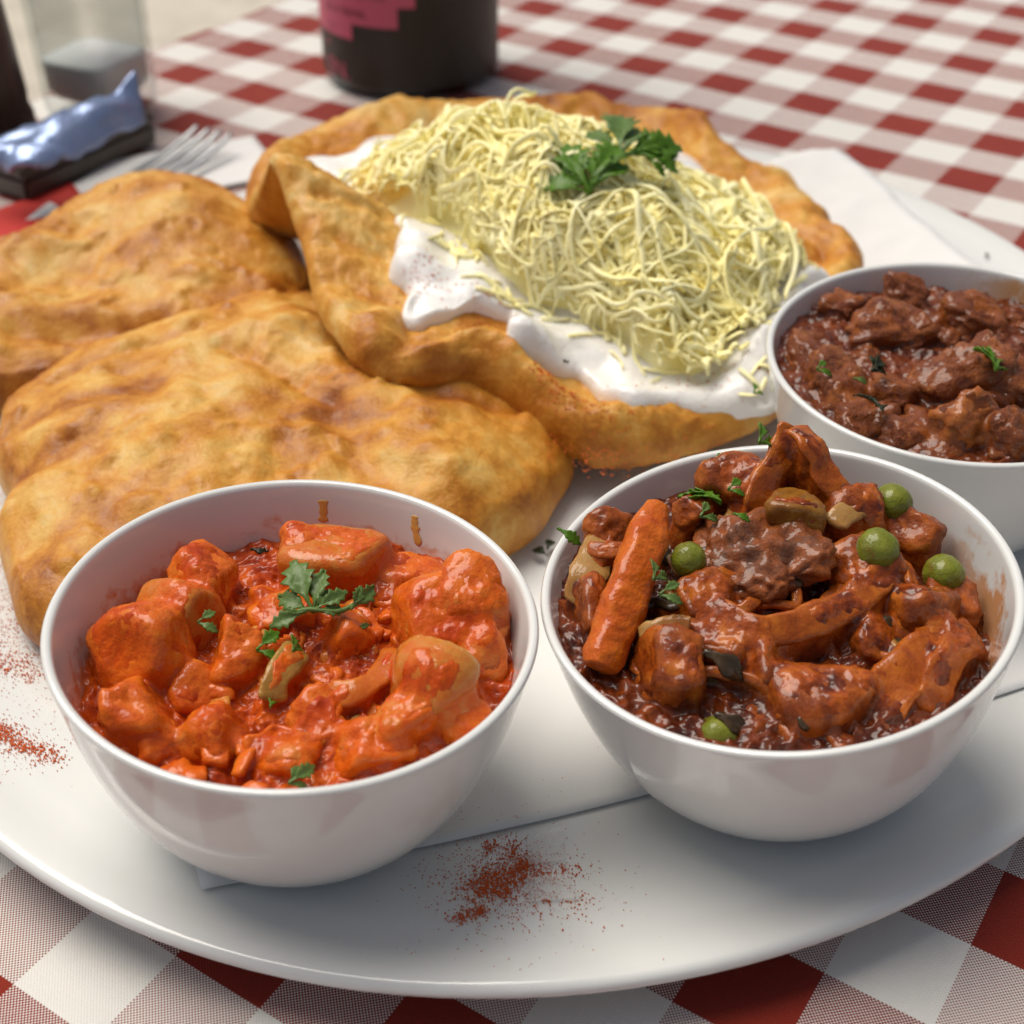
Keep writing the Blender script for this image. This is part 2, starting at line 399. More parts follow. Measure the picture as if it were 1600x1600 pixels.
ANG = -0.574289
OX, OY = -0.0893951, 0.1492166
AX = np.array([math.cos(ANG), math.sin(ANG)]); BX = np.array([-AX[1], AX[0]])
def table_xy(a, b): return AX * a + BX * b                      # metres along the two thread directions
A0, A1, B0, B1 = -0.481, 0.36, -0.30, 0.98                        # table rectangle
tb = thing('table', 'plain wooden table under the checked cloth', 'table', (0, 0, GZ))
def box_ab(name, a0, a1, b0, b1, z0, z1, parent, mat):
    c = [table_xy(a, b) for a, b in ((a0, b0), (a1, b0), (a1, b1), (a0, b1))]
    V = [(*p, z0) for p in c] + [(*p, z1) for p in c]
    F = [(3, 2, 1, 0), (4, 5, 6, 7)] + [(k, (k + 1) % 4, 4 + (k + 1) % 4, 4 + k) for k in range(4)]
    V = [(x, y, z - parent.location.z) for x, y, z in V]
    return obj(name, mesh(name, V, F, mat, smooth=False), parent)
box_ab('table_top', A0 + .004, A1 - .004, B0 + .004, B1 - .004, -0.032, -0.0048, tb, M['wood'])
for a in (A0 + .05, A1 - .11):
    for b in (B0 + .05, B1 - .11): box_ab('leg', a, a + .06, b, b + .06, GZ, -0.0325, tb, M['wood'])

def cloth_axis(lo, hi, drop):
    """arc length samples from hem to hem: returns (flat coordinate, depth below top, arc coordinate)"""
    inner = np.arange(lo, hi + 1e-6, 0.006); R = 0.008; out = []
    def side(sgn, edge):
        res = []
        for k in range(1, 7):
            t = k / 6 * math.pi / 2; res.append((edge + sgn * R * math.sin(t), R * (1 - math.cos(t)), edge + sgn * R * t))
        for d in np.linspace(0.01, drop, 12): res.append((edge + sgn * R, R + d, edge + sgn * (R * math.pi / 2 + d)))
        return res
    L = side(-1, lo)[::-1]; Rr = side(1, hi)
    return L + [(x, 0.0, x) for x in inner] + Rr
ca, cb = cloth_axis(A0, A1, 0.22), cloth_axis(B0, B1, 0.22)
V, UVs = [], []
for fa, da, sa in ca:
    for fb, db, sb in cb:
        x, y = table_xy(fa, fb); V.append((x, y, -(da + db)))
        UVs.append((sa, sb))
V = np.array(V); UVs = np.array(UVs)
flat = np.exp(-np.abs(V[:, 2]) * 200)
V[:, 2] += (fbm(V[:, :2], 0.16, 2, 5) * 0.0012 + fbm(V[:, :2], 0.05, 2, 8) * 0.0003 - 0.0010) * flat
hang = 1 - flat; ph = UVs[:, 0] + UVs[:, 1]
V[:, :2] += (np.outer(np.sin(ph * 42) * hang * 0.008, AX) + np.outer(np.sin(ph * 37 + 1) * hang * 0.008, BX))
o2 = np.array([OX, OY]); uv = np.c_[UVs[:, 0] - o2 @ AX, UVs[:, 1] - o2 @ BX]
F = grid_faces(len(ca), len(cb)); F = [tuple(reversed(f)) for f in F]
cl = obj('tablecloth', mesh('tablecloth', V, F, M['cloth'], uv=uv))
tag(cl, 'red and white gingham checked cloth covering the whole table', 'tablecloth')

# ------------------------------------------------------------------ serving plate
PC = np.array([0.0109, 0.3225]); PU = np.array([0.3920, 0.9200]); PW = np.array([0.9200, -0.3920]); PA, PB = 0.1884, 0.1656
def plate_r(X, Y):
    dx, dy = X - PC[0], Y - PC[1]
    return np.sqrt(((dx * PU[0] + dy * PU[1]) / PA) ** 2 + ((dx * PW[0] + dy * PW[1]) / PB) ** 2)
def plate_prof(r):
    r = np.asarray(r, float)
    return 0.0030 + 0.0108 * np.clip((r - 0.58) / 0.42, 0, None) ** 2.1 - 0.0006 * np.exp(-((r - 0.935) / 0.012) ** 2)
def plate_z(X, Y): return plate_prof(np.minimum(plate_r(np.asarray(X, float), np.asarray(Y, float)), 1.0))
prof = [(r, float(plate_prof(r))) for r in np.linspace(0.0, 0.985, 60)]
ze = float(plate_prof(0.985))
for k in range(1, 8):
    t = math.pi / 2 - k / 8 * math.pi; prof.append((0.985 + 0.011 * math.cos(t), ze - 0.0017 + 0.0017 * math.sin(t)))
for r in np.linspace(0.975, 0.60, 16): prof.append((r, float(plate_prof(r)) - 0.0034))
prof += [(0.56, 0.0003), (0.53, 0.0003), (0.51, 0.0006), (0.0, 0.0006)]
V, th = [], np.linspace(0, 2 * math.pi, 160, endpoint=False)
for r, z in prof:
    for t in th:
        p = PC + PU * PA * r * math.cos(t) + PW * PB * r * math.sin(t); V.append((p[0], p[1], z))
me = mesh('serving_plate', V, grid_faces(len(prof), 160, True), M['plate'])
tag(obj('serving_plate', me), 'large oval glossy white plate carrying the breads and bowls', 'plate')

# ------------------------------------------------------------------ napkin sheet lying on the plate
NP1, NP2, NP3 = np.array([-0.056, 0.1605]), np.array([0.2065, 0.2483]), np.array([0.1185, 0.4905])
NP4 = NP1 + NP3 - NP2
n = 90; V = []
for i in range(n):
    for j in range(n):
        u_, v_ = i / (n - 1), j / (n - 1)
        p = NP1 * (1 - u_) * (1 - v_) + NP2 * u_ * (1 - v_) + NP3 * u_ * v_ + NP4 * (1 - u_) * v_
        V.append((p[0], p[1], 0))
V = np.array(V); r = plate_r(V[:, 0], V[:, 1])
z = np.where(r < 1, plate_prof(np.minimum(r, 1)), plate_prof(1.0) + 0.0002 - np.clip(r - 1, 0, None) * 0.012)
bend = fbm(V[:, :2], 0.05, 3, 3) * 0.5 + 0.5
V[:, 2] = z + 0.0007 + bend * 0.0007 * sstep(0.4, 0.9, r) + np.clip(fbm(V[:, :2], 0.018, 3, 9), 0, 1) * 0.0016 * sstep(0.62, 0.9, r) * sstep(0.36, 0.42, V[:, 1])
V[:, 2] = np.maximum(V[:, 2], z + 0.0004)
me = mesh('paper_napkin', V, grid_faces(n, n), M['paper'])
nk = obj('paper_napkin', me); so = nk.modifiers.new('thickness', 'SOLIDIFY'); so.thickness = 0.0003; so.offset = 1
tag(nk, 'square white paper napkin spread flat on the plate under the food', 'napkin')

# ------------------------------------------------------------------ fried breads
def star_outline(pts, centre, n):
    """outline resampled by angle round a centre: radius (and further columns) per direction"""
    S = spline(pts, 1200, True); d = S[:, :2] - np.asarray(centre)
    a = np.arctan2(d[:, 1], d[:, 0]); rad = np.hypot(d[:, 0], d[:, 1]); o = np.argsort(a); a, rad = a[o], rad[o]; ext = S[o, 2:]
    th = np.linspace(-math.pi, math.pi, n, endpoint=False)
    aa = np.r_[a - 2 * math.pi, a, a + 2 * math.pi]
    cols = [np.interp(th, aa, np.tile(rad, 3))] + [np.interp(th, aa, np.tile(ext[:, k], 3)) for k in range(ext.shape[1])]
    return th, cols

def pillow(name, outline, centre, zb, height, seed, mat, expo=0.42, lumps=(), creases=(), detail=0.0010, under=0.006):
    n = 340; th, (rad,) = star_outline(outline, centre, n)
    rad = rad * (1 + 0.012 * np.sin(th * 9 + seed) + 0.008 * np.sin(th * 17 + 2 * seed))
    ts = np.r_[np.linspace(0, 1.1, 80), np.linspace(1.12, math.pi / 2, 34), math.pi / 2 + np.linspace(0.1, math.pi / 2, 16)]
    V, W, Tn = [], [], []
    for t in ts:
        rho = math.sin(t); c = math.cos(t)
        up = (abs(c) ** expo) if c > 0 else -(abs(c) ** 0.6) * under / max(height, 1e-6)
        x = centre[0] + np.cos(th) * rad * rho; y = centre[1] + np.sin(th) * rad * rho
        V.append(np.c_[x, y, np.full(n, up)]); W.append(np.full(n, 1.0 if c > 0 else 0.0)); Tn.append(np.full(n, rho))
    V = np.vstack(V); W = np.concatenate(W); rho = np.concatenate(Tn)
    X, Y = V[:, 0], V[:, 1]
    H = np.full(len(V), height)
    for (lx, ly, s, hh) in lumps: H += hh * np.exp(-((X - lx) ** 2 + (Y - ly) ** 2) / (2 * s * s))
    tone = np.zeros(len(V))
    big = fbm(V[:, :2], 0.035, 3, seed)
    H += big * 0.0035
    z = V[:, 2] * np.where(V[:, 2] > 0, H, height)
    for (p, q, s, dep) in creases:
        d, _ = seg_dist(X, Y, p, q); z -= W * dep * np.exp(-(d / s) ** 2); tone -= 0.10 * np.exp(-(d / s) ** 2)
    bub = fbm(V[:, :2], 0.020, 2, seed + 5); z += W * bub * detail * 1.6; z += W * np.clip(fbm(V[:, :2], 0.011, 2, seed + 6) - 0.1, 0, 1) * detail * 1.8
    z += W * fbm(V[:, :2], 0.005, 3, seed + 9) * 0.00028 + W * np.clip(fbm(V[:, :2], 0.0075, 2, seed + 31) - 0.34, 0, 1) * 0.0018
    # browned rims, pale blistered middles
    z += W * 0.0012 * np.exp(-((rho - 0.96) / 0.025) ** 2) * (0.6 + 0.6 * fbm(V[:, :2], 0.02, 2, seed + 40))
    tone += -0.13 * sstep(0.80, 1.0, rho) + 0.16 * np.clip(fbm(V[:, :2], 0.04, 2, seed + 21) + 0.1, -0.5, 1) * (1 - rho) ** 0.3
    V[:, 2] = zb(X, Y) + z if callable(zb) else zb + z
    return mesh(name, V, grid_faces(len(ts), n, True, flip=True), mat, attr={'tone': tone})

# puffed round at the back left
outA = [(-0.172, 0.368), (-0.165, 0.385), (-0.153, 0.401), (-0.138, 0.419), (-0.116, 0.438), (-0.097, 0.434), (-0.082, 0.420), (-0.068, 0.404), (-0.060, 0.380), (-0.070, 0.356), (-0.095, 0.338), (-0.124, 0.322), (-0.142, 0.318), (-0.156, 0.330), (-0.168, 0.355)]
me = pillow('fried_bread', outA, (-0.115, 0.390), lambda x, y: plate_z(x, y) * 0.6 + 0.0075, 0.0195, 11, M['bread_a'], 0.72,
            lumps=[(-0.108, 0.412, 0.020, 0.006), (-0.150, 0.395, 0.012, -0.002), (-0.085, 0.405, 0.016, 0.004), (-0.13, 0.36, 0.015, -0.003), (-0.100, 0.395, 0.014, 0.003)],
            creases=[((-0.135, 0.335), (-0.10, 0.345), 0.006, 0.004), ((-0.148, 0.412), (-0.150, 0.392), 0.004, 0.003)])
tag(obj('fried_bread', me), 'puffed golden plain fried bread at the back left of the plate', 'fried bread', 'plain fried breads')
outB = [(-0.1335, 0.308), (-0.1290, 0.288), (-0.1225, 0.272), (-0.1195, 0.255), (-0.112, 0.240), (-0.104, 0.225), (-0.086, 0.218), (-0.062, 0.226), (-0.036, 0.234), (-0.014, 0.244), (0.001, 0.262), (0.012, 0.282), (0.016, 0.299), (0.008, 0.318), (-0.018, 0.340), (-0.048, 0.366), (-0.066, 0.374), (-0.088, 0.362), (-0.110, 0.345), (-0.128, 0.326)]
me = pillow('fried_bread', outB, (-0.062, 0.295), lambda x, y: plate_z(x, y) * 0.6 + 0.0070, 0.0215, 23, M['bread_b'], 0.66,
            lumps=[(-0.085, 0.270, 0.016, 0.004), (-0.060, 0.335, 0.014, 0.006), (-0.012, 0.275, 0.012, 0.004), (-0.10, 0.31, 0.02, 0.002)],
            creases=[((-0.075, 0.318), (-0.046, 0.296), 0.003, 0.0022), ((-0.118, 0.312), (-0.085, 0.330), 0.0028, 0.0022), ((-0.046, 0.296), (-0.030, 0.26), 0.005, 0.0018), ((-0.02, 0.30), (0.0, 0.30), 0.004, 0.002), ((-0.055, 0.345), (-0.035, 0.315), 0.006, 0.003), ((-0.125, 0.29), (-0.09, 0.30), 0.004, 0.0015)], detail=0.0011)
tag(obj('fried_bread', me), 'flat golden plain fried bread lying behind the red stew bowl', 'fried bread', 'plain fried breads')

# topped bread: thick rolled rim, sunken middle, upturned flap on the left
outC = [(-0.0825, 0.4007, 0.0370),(-0.0847, 0.4189, 0.0370),(-0.0808, 0.4443, 0.0370),(-0.0707, 0.4650, 0.0350),(-0.0546, 0.4802, 0.0330),(-0.0373, 0.4904, 0.0310),(-0.0121, 0.4990, 0.0290),(0.0114, 0.5050, 0.0280),(0.0293, 0.5116, 0.0290),(0.0385, 0.5052, 0.0280),(0.0534, 0.4985, 0.0270),(0.0685, 0.4858, 0.0260),(0.0747, 0.4697, 0.0250),(0.0835, 0.4593, 0.0240),(0.0958, 0.4525, 0.0230),(0.0991, 0.4329, 0.0230),(0.1036, 0.4231, 0.0230),(0.1035, 0.4090, 0.0230),(0.1088, 0.4011, 0.0220),(0.1083, 0.3866, 0.0210),(0.1012, 0.3641, 0.0180),(0.0872, 0.3348, 0.0140),(0.0694, 0.3089, 0.0120),(0.0494, 0.2975, 0.0130),(0.0323, 0.2892, 0.0140),(0.0209, 0.2877, 0.0150),(0.0129, 0.2910, 0.0170),(-0.0001, 0.3025, 0.0210),(-0.0100, 0.3068, 0.0250),(-0.0181, 0.3045, 0.0280),(-0.0291, 0.3003, 0.0300),(-0.0390, 0.3040, 0.0320),(-0.0482, 0.3188, 0.0340),(-0.0532, 0.3322, 0.0370),(-0.0574, 0.3484, 0.0420),(-0.0619, 0.3600, 0.0450),(-0.0677, 0.3744, 0.0480),(-0.0703, 0.3791, 0.0500)]
CC = (0.012, 0.372)
TIP, TIP2 = (-0.0670, 0.3720, 0.0520), (-0.0126, 0.3573, 0.0470)
NTH = 460
outC = [(x, y, z - (0.0125 if i < 20 else 0.0125 * max(0, 1 - (i - 19) / 3.0) if i < 23 else 0.003)) for i, (x, y, z) in enumerate(outC)]
thC, (radC, zeC) = star_outline(outC, CC, NTH)
def ang_w(a, lo, hi, soft):
    return sstep(lo - soft, lo + soft, a) * (1 - sstep(hi - soft, hi + soft, a))
aF = np.mod(thC, 2 * math.pi)                                       # 0..2pi
flap = ang_w(aF, 2.92, 4.05, 0.12)
margin = 0.81 - 0.22 * flap + 0.03 * np.sin(thC * 5 + 1) + 0.02 * np.sin(thC * 11)
ZWELL = 0.0285
def c_base(rho, ze): return ZWELL + (ze - ZWELL) * rho ** 1.6
def bread_c():
    top = np.r_[np.linspace(0, 0.55, 26), np.linspace(0.56, 1.0, 74)]
    rows = []; tones = []
    edge = 0.86
    for rho in top:
        s = np.clip((rho - margin) / (1 - margin), 0, 1)
        roll = 0.0075 * np.sin(np.clip(s * 1.25, 0, 1) * math.pi / 2) * (1 + 0.30 * np.sin(thC * 7 + 0.5) + 0.2 * np.sin(thC * 13)); broad = 0.0035 * np.sin(np.clip(s * 1.6, 0, 1) * math.pi / 2)
        lift = 0.0075 + roll * (1 - flap) + broad * flap
        ed = edge + 0.06 * flap; rr = np.clip((rho - ed) / (1 - ed), 0, 1); lift = (lift - 0.004) * np.sqrt(np.maximum(1 - rr ** 2.4, 0)) + 0.004
        rows.append(np.c_[CC[0] + np.cos(thC) * radC * rho, CC[1] + np.sin(thC) * radC * rho, c_base(rho, zeC) + lift])
        tones.append(-0.05 * sstep(0.35, 1, s) * (rho > margin) + 0.05 + 0.09 * flap)
    for k in range(1, 12):
        t = k / 11 * math.pi / 2; rho = edge + (1 - edge) * math.cos(t)
        rows.append(np.c_[CC[0] + np.cos(thC) * radC * rho, CC[1] + np.sin(thC) * radC * rho, c_base(rho, zeC) + 0.004 - 0.0065 * math.sin(t)])
        tones.append(np.full(NTH, -0.02))
    for rho in np.linspace(0.8, 0, 8):
        rows.append(np.c_[CC[0] + np.cos(thC) * radC * rho, CC[1] + np.sin(thC) * radC * rho, c_base(rho, zeC) - 0.0025]); tones.append(np.full(NTH, 0.0))
    V = np.vstack(rows); tone = np.concatenate(tones)
    X, Y = V[:, 0], V[:, 1]
    d, t = seg_dist(X, Y, TIP, TIP2)
    nrm = np.array([-(TIP2[1] - TIP[1]), TIP2[0] - TIP[0]]); nrm /= np.linalg.norm(nrm)
    side = (X - TIP[0]) * nrm[0] + (Y - TIP[1]) * nrm[1]              # positive behind the ridge
    istop = (np.arange(len(V)) < len(top) * NTH)
    V[:, 2] += (0.0065 * np.exp(-(d / 0.0095) ** 2) * (1 - 0.6 * t)) - 0.0022 * np.exp(-((d - 0.008) / 0.007) ** 2) * (side > 0) * istop
    # radial creases on the flap
    for (p, q, s, dep) in [((-0.0541, 0.3620, 0.0450)[:2], (-0.0147, 0.3625, 0.0400)[:2], 0.0022, 0.0022), ((-0.0478, 0.3336, 0.0420)[:2], (-0.0269, 0.3235, 0.0400)[:2], 0.005, 0.0022), ((-0.0316, 0.2938, 0.0350)[:2], (-0.0264, 0.3137, 0.0380)[:2], 0.004, 0.0016)]:
        dd, _ = seg_dist(X, Y, p, q); V[:, 2] -= istop * dep * np.exp(-(dd / s) ** 2); tone -= istop * 0.08 * np.exp(-(dd / s) ** 2)
    V[:, 2] += fbm(V, 0.030, 3, 41) * 0.0016 + billow(V, 0.011, 3, 44) * 0.0008 + fbm(V, 0.005, 3, 47) * 0.0005 + np.clip(fbm(V, 0.0075, 2, 49) - 0.34, 0, 1) * 0.0014
    tone += 0.12 * fbm(V[:, :2], 0.03, 2, 51)
    return mesh('topped_fried_bread', V, grid_faces(len(rows), NTH, True, flip=True), M['bread_a'], attr={'tone': tone}), V
me, VC = bread_c()
lg = obj('topped_fried_bread', me)
tag(lg, 'large round fried bread topped with sour cream and grated cheese', 'fried bread')
from mathutils.bvhtree import BVHTree
def bvh_of(me): return BVHTree.FromPolygons([v.co[:] for v in me.vertices], [p.vertices[:] for p in me.polygons])
BT_C = bvh_of(me)
def top_z(bt, x, y, default):
    hit = bt.ray_cast(Vector((x, y, 0.3)), Vector((0, 0, -1)))
    return hit[0].z if hit[0] is not None else default

# ------------------------------------------------------------------ sour cream
outS = [(-0.0331, 0.3584, 0.0370),(-0.0283, 0.3221, 0.0360),(-0.0185, 0.3212, 0.0360),(-0.0095, 0.3284, 0.0350),(-0.0015, 0.3257, 0.0350),(-0.0009, 0.3126, 0.0340),(0.0081, 0.3094, 0.0340),(0.0171, 0.3089, 0.0330),(0.0241, 0.3011, 0.0310),(0.0336, 0.2979, 0.0300),(0.0484, 0.3008, 0.0290),(0.0627, 0.3045, 0.0290),(0.0739, 0.3216, 0.0260),(0.0883, 0.3534, 0.0300),(0.0917, 0.3630, 0.0310),(0.0828, 0.3772, 0.0320),(0.0799, 0.3968, 0.0330),(0.0649, 0.4382, 0.0340),(0.0430, 0.4573, 0.0350),(-0.0004, 0.4601, 0.0360),(-0.0433, 0.4517, 0.0370),(-0.0567, 0.4372, 0.0380),(-0.0661, 0.4254, 0.0390),(-0.0656, 0.4081, 0.0390),(-0.0465, 0.3944, 0.0400),(-0.0279, 0.3718, 0.0400)]
SC = (0.015, 0.36)
thS, (radS, _) = star_outline(outS, SC, 360)
radS = radS * (1 + 0.03 * np.sin(thS * 13) + 0.02 * np.sin(thS * 23 + 1))
rows = []; ts = np.r_[np.linspace(0, 0.9, 50), np.linspace(0.91, 1.0, 24)]
CRE = [((-0.0253, 0.3412, 0.0400), 0.006, 0.006), ((0.0048, 0.3157, 0.0360), 0.005, 0.006), ((-0.0122, 0.3343, 0.0360), 0.006, 0.002), ((0.0803, 0.3572, 0.0340), 0.010, 0.006), ((-0.0251, 0.3525, 0.0400), 0.004, 0.003), ((0.0319, 0.2934, 0.0270), 0.006, 0.002), ((0.0641, 0.3214, 0.0300), 0.006, 0.004), ((-0.0415, 0.4313, 0.0420), 0.006, 0.004)]
def raster(bt, x0, x1, y0, y1, n, default):
    gx_, gy_ = np.linspace(x0, x1, n), np.linspace(y0, y1, n)
    return gx_, gy_, np.array([[top_z(bt, x, y, default) for x in gx_] for y in gy_])
def blur(A, k, times=2):
    for _ in range(times):
        for ax in (0, 1):
            B = np.pad(A, [(k, k) if i == ax else (0, 0) for i in (0, 1)], mode='edge'); c = np.cumsum(B, axis=ax)
            c = np.concatenate([np.zeros_like(np.take(c, [0], ax)), c], ax); w_ = 2 * k + 1
            A = (np.take(c, range(w_, c.shape[ax]), ax) - np.take(c, range(0, c.shape[ax] - w_), ax)) / w_
    return A
def sampler(gx_, gy_, A):
    n = len(gx_)
    def f(x, y):
        fx = np.clip((np.asarray(x) - gx_[0]) / (gx_[1] - gx_[0]), 0, n - 1.001); fy = np.clip((np.asarray(y) - gy_[0]) / (gy_[1] - gy_[0]), 0, n - 1.001)
        i = fx.astype(int); j = fy.astype(int); u_ = fx - i; v_ = fy - j
        return A[j, i] * (1 - u_) * (1 - v_) + A[j, i + 1] * u_ * (1 - v_) + A[j + 1, i] * (1 - u_) * v_ + A[j + 1, i + 1] * u_ * v_
    return f
_x, _y, _A = raster(BT_C, -0.10, 0.13, 0.25, 0.48, 150, 0.02)
cbase = sampler(_x, _y, blur(_A, 3, 2)); craw = sampler(_x, _y, _A)
for t in ts:
    x = SC[0] + np.cos(thS) * radS * t; y = SC[1] + np.sin(thS) * radS * t
    P = np.c_[x, y]
    zb = np.minimum(cbase(x, y), craw(x, y) + 0.001)
    e = np.sqrt(max(1 - max(0, (t - 0.93) / 0.07) ** 2, 0))
    th_ = 0.0025 + 0.0010 * fbm(P, 0.014, 2, 61) + 0.0009 * billow(P, 0.020, 2, 63)
    for (c, s, h) in CRE: th_ = th_ + h * np.exp(-((x - c[0]) ** 2 + (y - c[1]) ** 2) / (2 * s * s))
    rows.append(np.c_[x, y, zb + np.maximum(th_, 0.0008) * e - 0.0012 * (1 - e)])
VS = np.vstack(rows)
me = mesh('sour_cream', VS, grid_faces(len(ts), 360, True, flip=True), M['cream'])
tag(obj('sour_cream', me), 'thick white sour cream spread over the large topped bread', 'sour cream')
BT_S = bvh_of(me)

# ------------------------------------------------------------------ grated cheese
outH = [(-0.0507, 0.3914, 0.0450),(-0.0368, 0.3705, 0.0440),(-0.0258, 0.3685, 0.0430),(-0.0117, 0.3525, 0.0420),(-0.0002, 0.3359, 0.0400),(0.0151, 0.3301, 0.0380),(0.0217, 0.3241, 0.0360),(0.0307, 0.3183, 0.0340),(0.0346, 0.3126, 0.0320),(0.0424, 0.3067, 0.0310),(0.0555, 0.3074, 0.0310),(0.0611, 0.3145, 0.0340),(0.0696, 0.3348, 0.0360),(0.0830, 0.3611, 0.0360),(0.0855, 0.3883, 0.0370),(0.0788, 0.4066, 0.0380),(0.0595, 0.4130, 0.0400),(0.0449, 0.4319, 0.0420),(0.0310, 0.4429, 0.0440),(0.0101, 0.4448, 0.0460),(-0.0169, 0.4412, 0.0520),(-0.0332, 0.4350, 0.0480),(-0.0423, 0.4189, 0.0460),(-0.0510, 0.4040, 0.0450)]
HC = (0.018, 0.368)
thH, (radH, _) = star_outline(outH, HC, 240)
def heap_frac(x, y):
    a = np.arctan2(y - HC[1], x - HC[0]); return np.hypot(x - HC[0], y - HC[1]) / np.interp(a, thH, radH, period=2 * math.pi)
HB = [((-0.0153, 0.3925, 0.0550), 0.026, 0.013), ((0.0147, 0.3927, 0.0550), 0.024, 0.009), ((-0.0179, 0.3614, 0.0550), 0.018, 0.009), ((0.0268, 0.3320, 0.0450), 0.020, 0.009), ((0.0459, 0.3603, 0.0500), 0.020, 0.007), ((0.0447, 0.3042, 0.0400), 0.015, 0.006), ((0.0083, 0.3355, 0.0450), 0.02, 0.007), ((0.0717, 0.3629, 0.0450), 0.014, 0.006)]
def heap_h(x, y):
    h = 0.0035 + np.zeros_like(x)
    for (c, s, hh) in HB: h = h + hh * np.exp(-((x - c[0]) ** 2 + (y - c[1]) ** 2) / (2 * s * s))
    h = h * (1 + 0.22 * fbm(np.c_[x.ravel(), y.ravel()], 0.016, 2, 77).reshape(x.shape))
    f = heap_frac(x, y)
    return h * np.sqrt(np.clip(1 - np.clip(f, 0, 1) ** 3, 0, 1))
def under_z(x, y):
    z = top_z(BT_S, x, y, -1)
    return z if z > 0 else top_z(BT_C, x, y, 0.02)
# lookup grid of the surface below the cheese
gx = np.linspace(-0.09, 0.12, 150); gy = np.linspace(0.24, 0.50, 180)
GZ_ = np.array([[under_z(x, y) for x in gx] for y in gy])
def surf(x, y):
    fx = np.clip((x - gx[0]) / (gx[1] - gx[0]), 0, 148.999); fy = np.clip((y - gy[0]) / (gy[1] - gy[0]), 0, 178.999)
    i = fx.astype(int); j = fy.astype(int); u_ = fx - i; v_ = fy - j
    return GZ_[j, i] * (1 - u_) * (1 - v_) + GZ_[j, i + 1] * u_ * (1 - v_) + GZ_[j + 1, i] * (1 - u_) * v_ + GZ_[j + 1, i + 1] * u_ * v_
rngc = np.random.default_rng(7)
def strand_path(layer, rng, reach=1.0):
    while True:
        a = rng.uniform(-math.pi, math.pi); f = math.sqrt(rng.uniform(0, 1)) * reach
        x = HC[0] + math.cos(a) * f * np.interp(a, thH, radH, period=2 * math.pi); y = HC[1] + math.sin(a) * f * np.interp(a, thH, radH, period=2 * math.pi)
        L = 0.005 + 0.030 * rng.random() ** 1.9; n = max(9, int(L / 0.0021)); ds = L / n
        hd = rng.uniform(0, 2 * math.pi); k0 = rng.normal(0, 60); k1 = rng.normal(0, 95); w = rng.uniform(1, 4)
        pts = []; k_ = 0.0
        for i in range(n + 1):
            t = i / n; hd += ds * (k0 + k1 * math.sin(w * t * math.pi)); pts.append((x, y)); x += math.cos(hd) * ds; y += math.sin(hd) * ds
        P = np.array(pts); fr = heap_frac(P[:, 0], P[:, 1])
        if fr.max() < 0.97 + 0.08 * rng.random() ** 2: break
    T = np.linspace(0, 1, n + 1)
    arch = rng.uniform(-0.0012, 0.0060) * min(1, L / 0.03) * np.sin(math.pi * T) + rng.uniform(0, 0.0022) * np.sin(rng.uniform(1, 3) * math.pi * T + rng.uniform(0, 3))
    z = surf(P[:, 0], P[:, 1]) + 0.0009 + heap_h(P[:, 0], P[:, 1]) * layer + np.maximum(arch, -0.001) * (0.4 + 0.6 * layer)
    return np.c_[P, z]
def strand_mesh(path, rng):
    w = rng.uniform(0.0007, 0.0021); h = w * rng.uniform(0.30, 0.65); n = len(path)
    tp = np.clip(np.minimum(np.arange(n), np.arange(n)[::-1]) / 2.0 + 0.55, 0, 1)
    return sweep(path, w * tp, h * tp, sides=6, twist=rng.normal(0, 1.6))
gc = thing('grated_cheese', 'heap of pale yellow grated cheese on the topped bread', 'grated cheese', (0, 0, 0))
for i in range(300):
    V, F = strand_mesh(strand_path(rngc.uniform(0.98, 1.14), rngc, 0.98), rngc)
    obj('cheese_strand', mesh('cheese_strand', V, F, M['cheese']), gc)
Vs, Fs, off = [], [], 0
rr_ = np.linspace(0, 0.96, 60); ths = np.linspace(-math.pi, math.pi, 200, endpoint=False); rows = []
for r_ in rr_:
    R_ = np.interp(ths, thH, radH, period=2 * math.pi) * r_; x = HC[0] + np.cos(ths) * R_; y = HC[1] + np.sin(ths) * R_
    rows.append(np.c_[x, y, surf(x, y) + heap_h(x, y) * (1.03 - 0.62 * float(sstep(0.60, 0.96, r_))) - 0.0006 + 0.0012 * billow(np.c_[x, y], 0.006, 2, 31) * (1 - r_) - 0.0035 * float(sstep(0.72, 0.96, r_))])
Vs.append(np.vstack(rows)); Fs += grid_faces(60, 200, True, flip=True); off = len(Vs[0])
for i in range(4600):
    V, F = strand_mesh(strand_path(rngc.uniform(0.72, 1.08), rngc, 0.98), rngc)
    Vs.append(V); Fs += [tuple(k + off for k in f) for f in F]; off += len(V)
for i in range(70):                                                 # stray shreds on the cream round the heap
    while True:
        a = rngc.uniform(-math.pi, math.pi); f = rngc.uniform(0.98, 1.10); R_ = np.interp(a, thH, radH, period=2 * math.pi) * f
        x, y = HC[0] + math.cos(a) * R_, HC[1] + math.sin(a) * R_
        if top_z(BT_S, x, y, -1) > 0: break
    L = rngc.uniform(0.004, 0.014); n = 8; hd = rngc.uniform(0, 6.3); kk = rngc.normal(0, 110); P = []
    for q in range(n): P.append((x, y)); x += math.cos(hd) * L / n; y += math.sin(hd) * L / n; hd += kk * L / n
    P = np.array(P); V, F = strand_mesh(np.c_[P, surf(P[:, 0], P[:, 1]) + 0.0006], rngc)
    Vs.append(V); Fs += [tuple(k + off for k in f_) for f_ in F]; off += len(V)
bulk = obj('cheese_strand_mass', mesh('cheese_strand_mass', np.vstack(Vs), Fs, M['cheese']), gc); bulk['kind'] = 'stuff'

